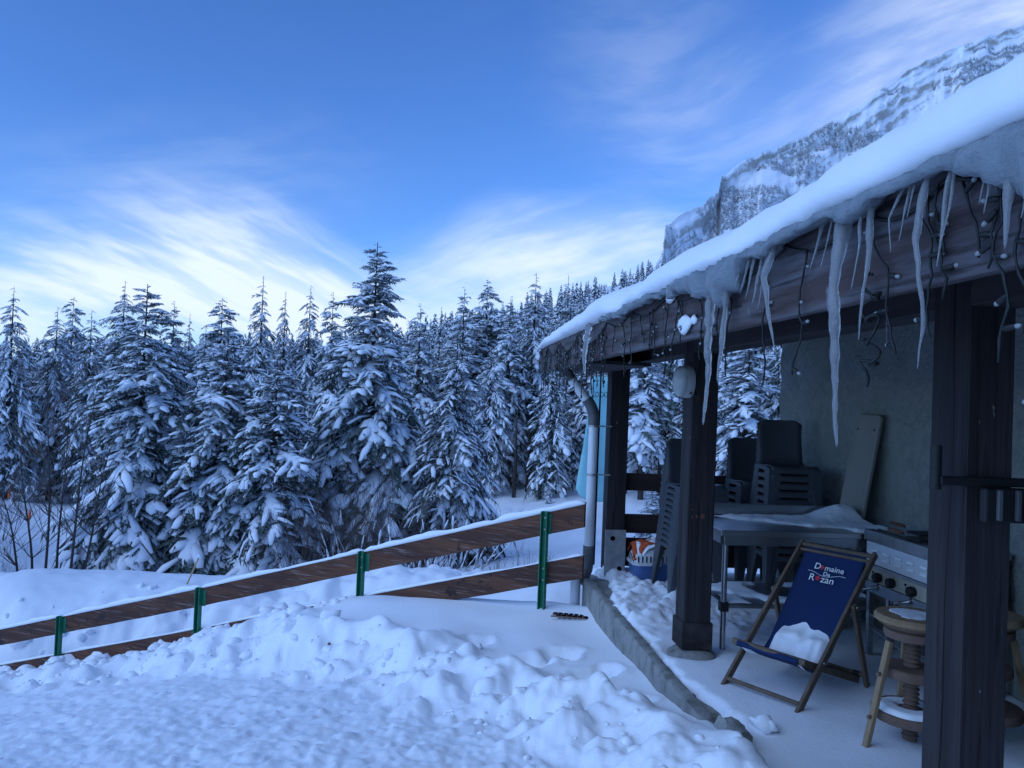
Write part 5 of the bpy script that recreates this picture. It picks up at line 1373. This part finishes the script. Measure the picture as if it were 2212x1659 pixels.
def mountain():
    P = np.array([at(*p) for p in RIDGE]); cum = np.concatenate([[0], np.cumsum(np.linalg.norm(np.diff(P, axis=0), axis=1))])
    nc, nr = 420, 150
    # sample cliffs densely
    s = np.sort(np.concatenate([np.linspace(0, cum[-1], nc - 40), np.linspace(cum[3], cum[4], 20), np.linspace(cum[7], cum[8], 20)]))
    Rg = np.stack([np.interp(s, cum, P[:, c]) for c in range(3)], -1)
    Rg[:, 2] += 2.5 * fbm(s * .03, s * 0, 4)
    nrm = -(Rg[:, :2] / np.linalg.norm(Rg[:, :2], axis=1)[:, None]).T
    rows = []
    dz = 3.3
    hor = np.zeros(nc); z = Rg[:, 2].copy()
    for back in (2, 1):
        q = Rg.copy(); q[:, :2] -= nrm.T * 90 * back; q[:, 2] -= 25 * back ** 2; rows.append(q)
    rows.append(Rg.copy())
    for k in range(1, nr):
        dep = k * dz
        band = fbm(dep / 9.0 + .004 * s + .8 * fbm(s * .006, s * 0 + 3, 3), s * .004 + 2, 3)
        top = np.exp(-dep / 28.0) * sstep(-.3, .3, fbm(s * .012, s * 0 + 8, 2) + .2)
        nose = np.exp(-((s - cum[4] - 30) / 60) ** 2) + np.exp(-((s - cum[8] - 40) / 70) ** 2)
        cl = sstep(.22, .40, band + .55 * top * nose)
        hor = hor + dz * (1.75 * (1 - cl) + .22 * cl)
        z = Rg[:, 2] - dep
        q = np.stack([Rg[:, 0] + nrm[0] * hor, Rg[:, 1] + nrm[1] * hor, z], -1)
        jit = 2.2 * fbm(s * .035 + 7, s * 0 + dep * .08, 4)
        q[:, 0] += nrm[0] * jit; q[:, 1] += nrm[1] * jit
        q[:, 2] = np.maximum(q[:, 2], -30)
        rows.append(q)
    V = np.concatenate(rows); nrr = len(rows)
    i, j = np.meshgrid(np.arange(nrr - 1), np.arange(nc - 1), indexing='ij')
    F = np.stack([i * nc + j, i * nc + j + 1, (i + 1) * nc + j + 1, (i + 1) * nc + j], -1).reshape(-1, 4)
    o = new_obj('mountain', V, F, MT['rock'])
    bm = bmesh.new(); bm.from_mesh(o.data); bmesh.ops.recalc_face_normals(bm, faces=bm.faces); bm.to_mesh(o.data); bm.free()
    tag(o, 'snow covered rocky mountain rising to the upper right', kind='structure')
    # frosted trees on the ledges and slopes
    G = V.reshape(nrr, nc, 3); r = np.random.default_rng(8); pts = []; hs_ = []
    def roofline(x): return np.interp(x, [1100, 1165, 1310, 1440, 1560, 1680, 1780, 1850, 1960, 2060, 2212, 2400], [790, 757, 665, 590, 520, 430, 385, 330, 265, 205, 150, 60])
    for _ in range(200000):
        a = r.integers(3, nrr - 1); b = int(r.integers(1, nc - 1)); p = G[a, b]
        v = p - EYE; zc = v @ _f; x_ = 1106 + FPX * (v @ CR) / zc; y_ = 829.5 - FPX * (v @ CU) / zc
        if x_ < 1230 or x_ > 2330 or y_ > roofline(x_) + 45: continue
        stp = (G[a - 1, b, 2] - G[a, b, 2]) / (np.hypot(*(G[a, b, :2] - G[a - 1, b, :2])) + .1)
        if stp > 2.0 or abs(G[a, b + 1, 2] - G[a, b - 1, 2]) > 1.3 * np.hypot(*(G[a, b + 1, :2] - G[a, b - 1, :2])): continue
        den = float(fbm(np.array([p[0] * .010 + p[1] * .004]), np.array([p[2] * .022]), 3)[0])
        bald = 1.0 if (x_ > 1880 and a < 24) else 0.0
        if den < -.20 + .55 * bald + (.08 if x_ > 1560 else -.2): continue
        pts.append(p + (G[a, b + 1] - p) * r.random()); hs_.append(r.uniform(4.5, 8) * (.8 if x_ < 1560 else 1.1))
        if len(pts)   >= 8800: break
    print('mountain trees', len(pts))
    arr = [far_tree_arrays(np.random.default_rng(40 + k), 4, 3) for k in range(4)]
    hs_ = np.array(hs_); scatter('mountain_wood', np.array(pts) - (0, 0, 1.0), hs_, hs_ * 1.5, arr, MT['frost_needles'], MT['tree_snow'], 'frosted trees scattered over the ledges of the mountain')
mountain()

# ------------------------------------------------------------------ bare shrubs and saplings
def twiggy(rng, base, dirv, L, r, depth, mb, n=3, up=.25, kids=4, spread=.6):
    pts = [np.array(base, float)]; d = np.array(dirv, float); d /= np.linalg.norm(d); seg = 5
    for i in range(seg):
        d = d + rng.normal(0, .10, 3) + np.array([0, 0, up * .12]); d /= np.linalg.norm(d)
        pts.append(pts[-1] + d * L / seg)
    mb.tube([tuple(p) for p in pts], [r * (1 - .8 * i / seg) for i in range(seg + 1)], n, caps=False)
    if depth > 0:
        for k in range(kids):
            i = int(rng.integers(1, seg + 1)); sd = rng.normal(0, spread, 3); sd[2] = abs(sd[2]) * .6 + up
            nd = d * .8 + sd
            twiggy(rng, pts[i], nd, L * rng.uniform(.35, .6), r * .55, depth - 1, mb, n, up, kids, spread)
    return pts
def bush(px, d, w, h, stems, label, seed, group, kids=4, lean=0., name='bare_shrub', snowy=.0, r0=.012):
    r = np.random.default_rng(seed); b = at(px, 1000, d); gz = float(ground([b[0]], [b[1]], False)[0])
    root = tag(empty(name, (b[0], b[1], gz)), label, 'shrub', group)
    mb = MB(); sn = []
    for k in range(stems):
        a = r.uniform(0, 6.28); q = r.uniform(0, 1) ** .5 * w * .35; x, y = q * math.cos(a), q * math.sin(a)
        out = np.array([x / (w * .4) * .55 + lean, y / (w * .4) * .55, 1.0])
        P = twiggy(r, (x, y, -.15), out, h * r.uniform(.55, 1.05), r0 * r.uniform(.7, 1.3), 2, mb, 3, .25, kids, .55)
        if r.random() < snowy: sn.append(P)
    mb.build('branches', MT['twig'], root)
    if sn:
        SV, SF, nb = [], [], 0
        for P in sn:
            for i in range(1, 5):
                if r.random() < .75:
                    v, f = snow_pad(np.array([P[i], (P[i] + P[i + 1]) / 2, P[i + 1]]) + (0, 0, .01), (.02, .04, .02), r); SV.append(v); SF.append(f + nb); nb += len(v)
        new_obj('snow', np.vstack(SV), np.vstack(SF), MT['tree_snow'], root, smooth=True)['kind'] = 'stuff'
    return root
SG = 'bare shrubs below the terrace'
bush(690, 22.5, 1.6, 2.6, 22, 'bare grey shrub thicket at the left foot of the tallest fir', 1, SG)
bush(745, 23.0, 1.8, 2.9, 26, 'dense bare thicket in front of the tallest fir', 2, SG, snowy=.2)
bush(805, 22.5, 1.8, 2.7, 24, 'tangled bare thicket at the right foot of the tallest fir', 3, SG, snowy=.2)
bush(640, 22.5, 1.2, 1.8, 12, 'low bare shrub right of the pair of firs', 4, SG)
bush(905, 22.0, 2.2, 1.9, 22, 'snowy bare shrub under the greyish spruce', 5, SG, lean=.2, snowy=.8)
bush(985, 21.5, 2.4, 1.7, 22, 'arching snowy shrub right of the greyish spruce', 6, SG, lean=.35, snowy=.9)
bush(1110, 17.5, 1.3, .75, 12, 'small thin bare shrub seen between the fence rails', 7, SG, kids=3, r0=.008)
bush(1160, 18.5, 1.2, .8, 9, 'thin bare twigs behind the last green fence post', 8, SG, kids=3, r0=.008)
bush(20, 18, 1.2, .8, 12, 'low bare twigs at the left border', 9, SG, kids=3, r0=.008, snowy=.4)
bush(-5, 30, 2.4, 2.2, 20, 'frosty shrub at the left border by the clearing', 10, SG, snowy=1.0)
bush(545, 22, .5, 1.6, 2, 'single bare sapling stem before the pair of firs', 11, SG, kids=3)
SAP = [(82, 16.8, 2.9, -.12, 'leftmost bare sapling on the edge of the terrace', 2), (112, 16.4, 4.1, -.03, 'tall dark bare sapling second from the left', 3), (135, 17.0, 3.7, .02, 'slim bare sapling in the middle of the row', 4), (158, 16.2, 4.2, .10, 'thickest bare sapling in the row, leaning right', 5), (188, 16.8, 3.0, .16, 'rightmost bare sapling, leaning right', 6), (60, 17.3, 2.2, -.25, 'short bare sapling leaning left by the terrace edge', 8)]
for px, d, h, ln, lab, sd_ in SAP:
    r = np.random.default_rng(sd_); b = at(px, 1000, d); gz = float(ground([b[0]], [b[1]], False)[0]) - .1
    root = tag(empty('bare_sapling', (b[0], b[1], gz)), lab, 'sapling', 'bare saplings at the terrace edge')
    H_ = h + .3
    pts = [(ln * t * H_ * (.5 + .5 * t) + .03 * math.sin(t * 6 + px), .02 * math.sin(t * 5), t * H_) for t in np.linspace(0, 1, 9)]
    mb = MB(); mb.tube(pts, [.032 * (1 - .85 * t) for t in np.linspace(0, 1, 9)], 6); mb.build('trunk', MT['bark'], root, smooth=True)
    mb = MB()
    for k in range(20):
        i = int(r.integers(2, 8)); a = r.uniform(0, 6.28)
        twiggy(r, pts[i], (math.cos(a) * .8, math.sin(a) * .8, .75), H_ * r.uniform(.16, .34), .011, 1, mb, 3, .3, 4, .5)
    mb.build('branches', MT['twig'], root)
# bare dead trunks standing in the clearing edge
for k, (px, d, ytop) in enumerate(((1112, 45, 900), (1140, 47, 905), (1168, 44, 890), (1186, 46, 915), (1205, 48, 880), (1222, 45, 905), (1352, 44, 850), (1378, 46, 860), (1402, 45, 850), (1424, 43, 870), (1590, 44, 900))):
    r = np.random.default_rng(60 + k); b = at(px, 1000, d); gz = float(ground([b[0]], [b[1]], False)[0]); H_ = at(px, ytop, d)[2] - gz
    root = tag(empty('dead_tree', (b[0], b[1], gz)), ORD[k] + ' thin dead conifer with bare stubs counted along the clearing from the left', 'tree', 'bare trunks at the clearing')
    mb = MB(); mb.tube([(0, 0, -.3), (.04, 0, H_ * .5), (0, .02, H_)], [.13, .10, .05], 7); mb.build('trunk', MT['bark'], root, smooth=True)
    mb = MB()
    for q in range(26):
        a = r.uniform(0, 6.28); z = H_ * r.uniform(.2, 1); L = r.uniform(.3, 1.0)
        mb.tube([(0, 0, z), (math.cos(a) * L * .6, math.sin(a) * L * .6, z - .06 * L), (math.cos(a) * L, math.sin(a) * L, z - .3 * L)], [.018, .012, .005], 3, caps=False)
    mb.build('dead_branches', MT['twig'], root)['kind'] = 'stuff'
# tiny snowy fir and low one behind the railing
for px, ytop, d, rad, lab in ((1187, 1042, 42, 10, 'tiny snow laden fir standing in the clearing left of the porch'), (1412, 1052, 30, 34, 'small snow bent fir behind the end railing')):
    r = copy_tree(VAR[2]); place(r, px, ytop, px, d, 14.0, lab, 'young firs in the clearing', native_r=2.5, rad_px=rad)
# far small things at the left clearing
for px, py, d, lab in ((151, 1081, 48, 'small orange marker post beyond the saplings, right one'), (62, 1149, 34, 'small orange marker post seen behind the left sapling'), (17, 1119, 40, 'small orange marker post at the left border')):
    b = at(px, py, d); gz = float(ground([b[0]], [b[1]], False)[0])
    root = tag(empty('marker_post', (b[0], b[1], gz)), lab, 'marker post', 'orange markers in the clearing')
    mb = MB(); mb.tube([(0, 0, -.1), (0, 0, .9)], .03, 8); mb.build('stake', MT['bamboo'], root)
    mb = MB(); mb.tube([(0, 0, .55), (0, 0, .95)], .06, 10); mb.build('sleeve', MT['marker'], root, bevel=.01)
b = at(108, 1068, 49); gz = float(ground([b[0]], [b[1]], False)[0])
root = tag(empty('log_bench', (b[0], b[1], gz)), 'dark wooden bench capped with snow at the far side of the clearing', 'bench')
for z in (.25, .5): 
    mb = MB(); mb.tube([(-.9, 0, z), (.9, 0, z)], .10, 8); mb.build('log', MT['bark'], root)
for x in (-.7, .7):
    mb = MB(); mb.tube([(x, .1, -.2), (x, .1, .65)], .08, 8); mb.build('leg', MT['bark'], root)
v, f = snow_pad(np.array([(-.95, 0, .58), (-.3, 0, .6), (.3, 0, .6), (.95, 0, .58)]), (.12, .16, .15, .11), np.random.default_rng(3)); new_obj('snow', v, f, MT['tree_snow'], root, smooth=True)
for px0, py0, px1, py1, lab in ((100, 990, 178, 1010, 'upper snow covered fallen trunk in the dark wood at the left'), (110, 1012, 190, 1032, 'lower snow covered fallen trunk in the dark wood at the left')):
    a = at(px0, py0, 53); c = at(px1, py1, 52); root = tag(empty('fallen_trunk', tuple(a)), lab, 'log', 'fallen trunks')
    mb = MB(); mb.tube([tuple(a), tuple((a + c) / 2 - (0, 0, .1)), tuple(c)], [.12, .11, .09], 8); under(root, mb.build('trunk', MT['bark'], smooth=True))
    v, f = snow_pad(np.array([a, a + (c - a) * .33, a + (c - a) * .66, c]) + (0, 0, .06), (.08, .2, .2, .08), np.random.default_rng(4)); under(root, new_obj('snow', v, f, MT['tree_snow'], smooth=True))

# ------------------------------------------------------------------ small things in the snow
a = at(403, 1264, 12.5); c = at(430, 1203, 12.5)
st = tag(empty('bamboo_stake', tuple(a)), 'thin bamboo stake leaning in the snow beyond the fence', 'stake')
mb = MB(); mb.tube([tuple(a - (c - a) * .3), tuple(c)], [.014, .012], 8); under(st, mb.build('cane', MT['bamboo'], smooth=True))
bm = bmesh.new(); bmesh.ops.create_icosphere(bm, subdivisions=2, radius=.028); me = bpy.data.meshes.new('snow_cap'); bm.to_mesh(me); bm.free(); me.materials.append(MT['snow_soft']); ob = bpy.data.objects.new('snow_cap', me); COL.objects.link(ob); ob.location = tuple(c + (0, 0, .01)); under(st, ob)
# drain grate showing through the snow
gc = onz(1232, 1322, -.22); gz = float(ground([gc[0]], [gc[1]])[0])
gr = tag(empty('drain_grate', (gc[0], gc[1], gz)), 'rusty drain grate half buried in snow beside the drain pipe', 'grate')
ex = np.array([.93, -.37, 0.04]); ey = np.array([.37, .93, -.10])
for r_ in range(2):
    for k in range(7):
        if (r_, k) in ((0, 0), (1, 6)): continue
        c = np.array([gc[0], gc[1], gz + .012]) + ex * (-.15 + .050 * k) + ey * (-.045 + .095 * r_)
        mb = MB(); mb.bar(tuple(c - ey * .028), tuple(c + ey * .028), .038, .016); under(gr, mb.build('slot', MT['hole'], bevel=.004))
for r_ in range(3):
    c = np.array([gc[0], gc[1], gz + .011]) + ey * (-.095 + .095 * r_)
    mb = MB(); mb.bar(tuple(c - ex * .16), tuple(c + ex * .16), .012, .012); under(gr, mb.build('bar', MT['stool_dark'], bevel=.003))
# dead leaf
lf = onz(711, 1401, -.62); lz = float(ground([lf[0]], [lf[1]])[0]); mb = MB(); mb.add([(0, -.03, 0), (.012, -.01, .01), (.016, .015, .012), (0, .03, .004), (-.014, .012, .012), (-.012, -.012, .01), (0, 0, 0)], [(0, 1, 6), (1, 2, 6), (2, 3, 6), (3, 4, 6), (4, 5, 6), (5, 0, 6)])
ob = mb.build('dead_leaf', MT['leaf']); md = ob.modifiers.new('t', 'SOLIDIFY'); md.thickness = .002; ob.location = (lf[0], lf[1], lz + .012); ob.rotation_euler = (-.9, .2, .4); tag(ob, 'single brown leaf lying on the snow bank', 'leaf')

# loose clods thrown up by the plough and by boots
def clods():
    r = np.random.default_rng(17); protos = []
    for k in range(6):
        bm = bmesh.new(); bmesh.ops.create_icosphere(bm, subdivisions=2 if k < 3 else 1, radius=1.0)
        v = np.array([p.co[:] for p in bm.verts]); f = np.array([[q.index for q in t.verts] for t in bm.faces]); bm.free()
        nz = .8 * np.abs(vnoise(v[:, 0] * 1.3 + k * 9, v[:, 1] * 1.3 + v[:, 2] * 1.1)) + .25 * vnoise(v[:, 0] * 3 + k * 5, v[:, 2] * 3 - v[:, 1] * 2)
        v = v * (0.85 + nz)[:, None]; v[:, 2] *= .75; protos.append((v, f))
    C = CREST[2:-2]; seg = np.linalg.norm(np.diff(C, axis=0), axis=1); cum = np.concatenate([[0], np.cumsum(seg)])
    X, Y, S = [], [], []
    for _ in range(230):
        s = r.uniform(0, cum[-1]); q = np.array([np.interp(s, cum, C[:, 0]), np.interp(s, cum, C[:, 1])])
        off = r.normal(-.26, .22); dd = np.array([np.interp(s + .1, cum, C[:, 0]), np.interp(s + .1, cum, C[:, 1])]) - q; dd /= np.linalg.norm(dd) + 1e-9; n = np.array([-dd[1], dd[0]])
        p = q + n * off; X.append(p[0]); Y.append(p[1]); S.append(min(.06, .022 * math.exp(r.normal(0, .65))))
    for _ in range(260):      # along the fence foot on the left
        s = r.uniform(0, 1); p = np.array([-.9, 8.25]) * (1 - s) + np.array([-6.2, 10.9]) * s + r.normal(0, .10, 2); X.append(p[0]); Y.append(p[1]); S.append(min(.085, .036 * math.exp(r.normal(0, .5))))
    for _ in range(20):       # yard
        X.append(r.uniform(-3.5, 1.0)); Y.append(r.uniform(3.0, 6.0)); S.append(.010 * math.exp(r.normal(0, .6)))
    for _ in range(40):      # terrace beyond
        X.append(r.uniform(-7.5, -1)); Y.append(r.uniform(11.2, 13)); S.append(.05 * math.exp(r.normal(0, .6)))
    X, Y = np.array(X), np.array(Y); Z = ground(X, Y)
    V, F = [], []; nb = 0
    for x, y, z, s in zip(X, Y, Z, S):
        v, f = protos[r.integers(3) + (0 if s > .035 else 3)]; a = r.uniform(0, 6.28); c, sn = math.cos(a), math.sin(a); t = r.normal(0, .4)
        R1 = np.array([[c, -sn, 0], [sn, c, 0], [0, 0, 1]]); R2 = np.array([[1, 0, 0], [0, math.cos(t), -math.sin(t)], [0, math.sin(t), math.cos(t)]])
        V.append((v * s * np.array([r.uniform(.8, 1.2), 1, r.uniform(.7, 1.0)])) @ (R1 @ R2).T + (x, y, z - s * .12)); F.append(f + nb); nb += len(v)
    tag(new_obj('snow_clods', np.vstack(V), np.vstack(F), MT['snow_soft'], smooth=True), 'loose clods of snow along the ploughed bank', kind='stuff')
    for k, (px, py, s) in enumerate(((1650, 1563, .055), (1632, 1558, .025), (1668, 1570, .03))):
        p = onz(px, py, .02); v, f = protos[k]; ob = new_obj('snow_clod', v * s, f, MT['snow_soft'], smooth=True); ob.location = tuple(p)
        tag(ob, ('largest' if k == 0 else 'small') + ' snow clod on the porch floor before the deckchair' + ('' if k == 0 else (', left of the largest' if k == 1 else ', right of the largest')), 'snow clod', 'clods on the porch floor')
clods()
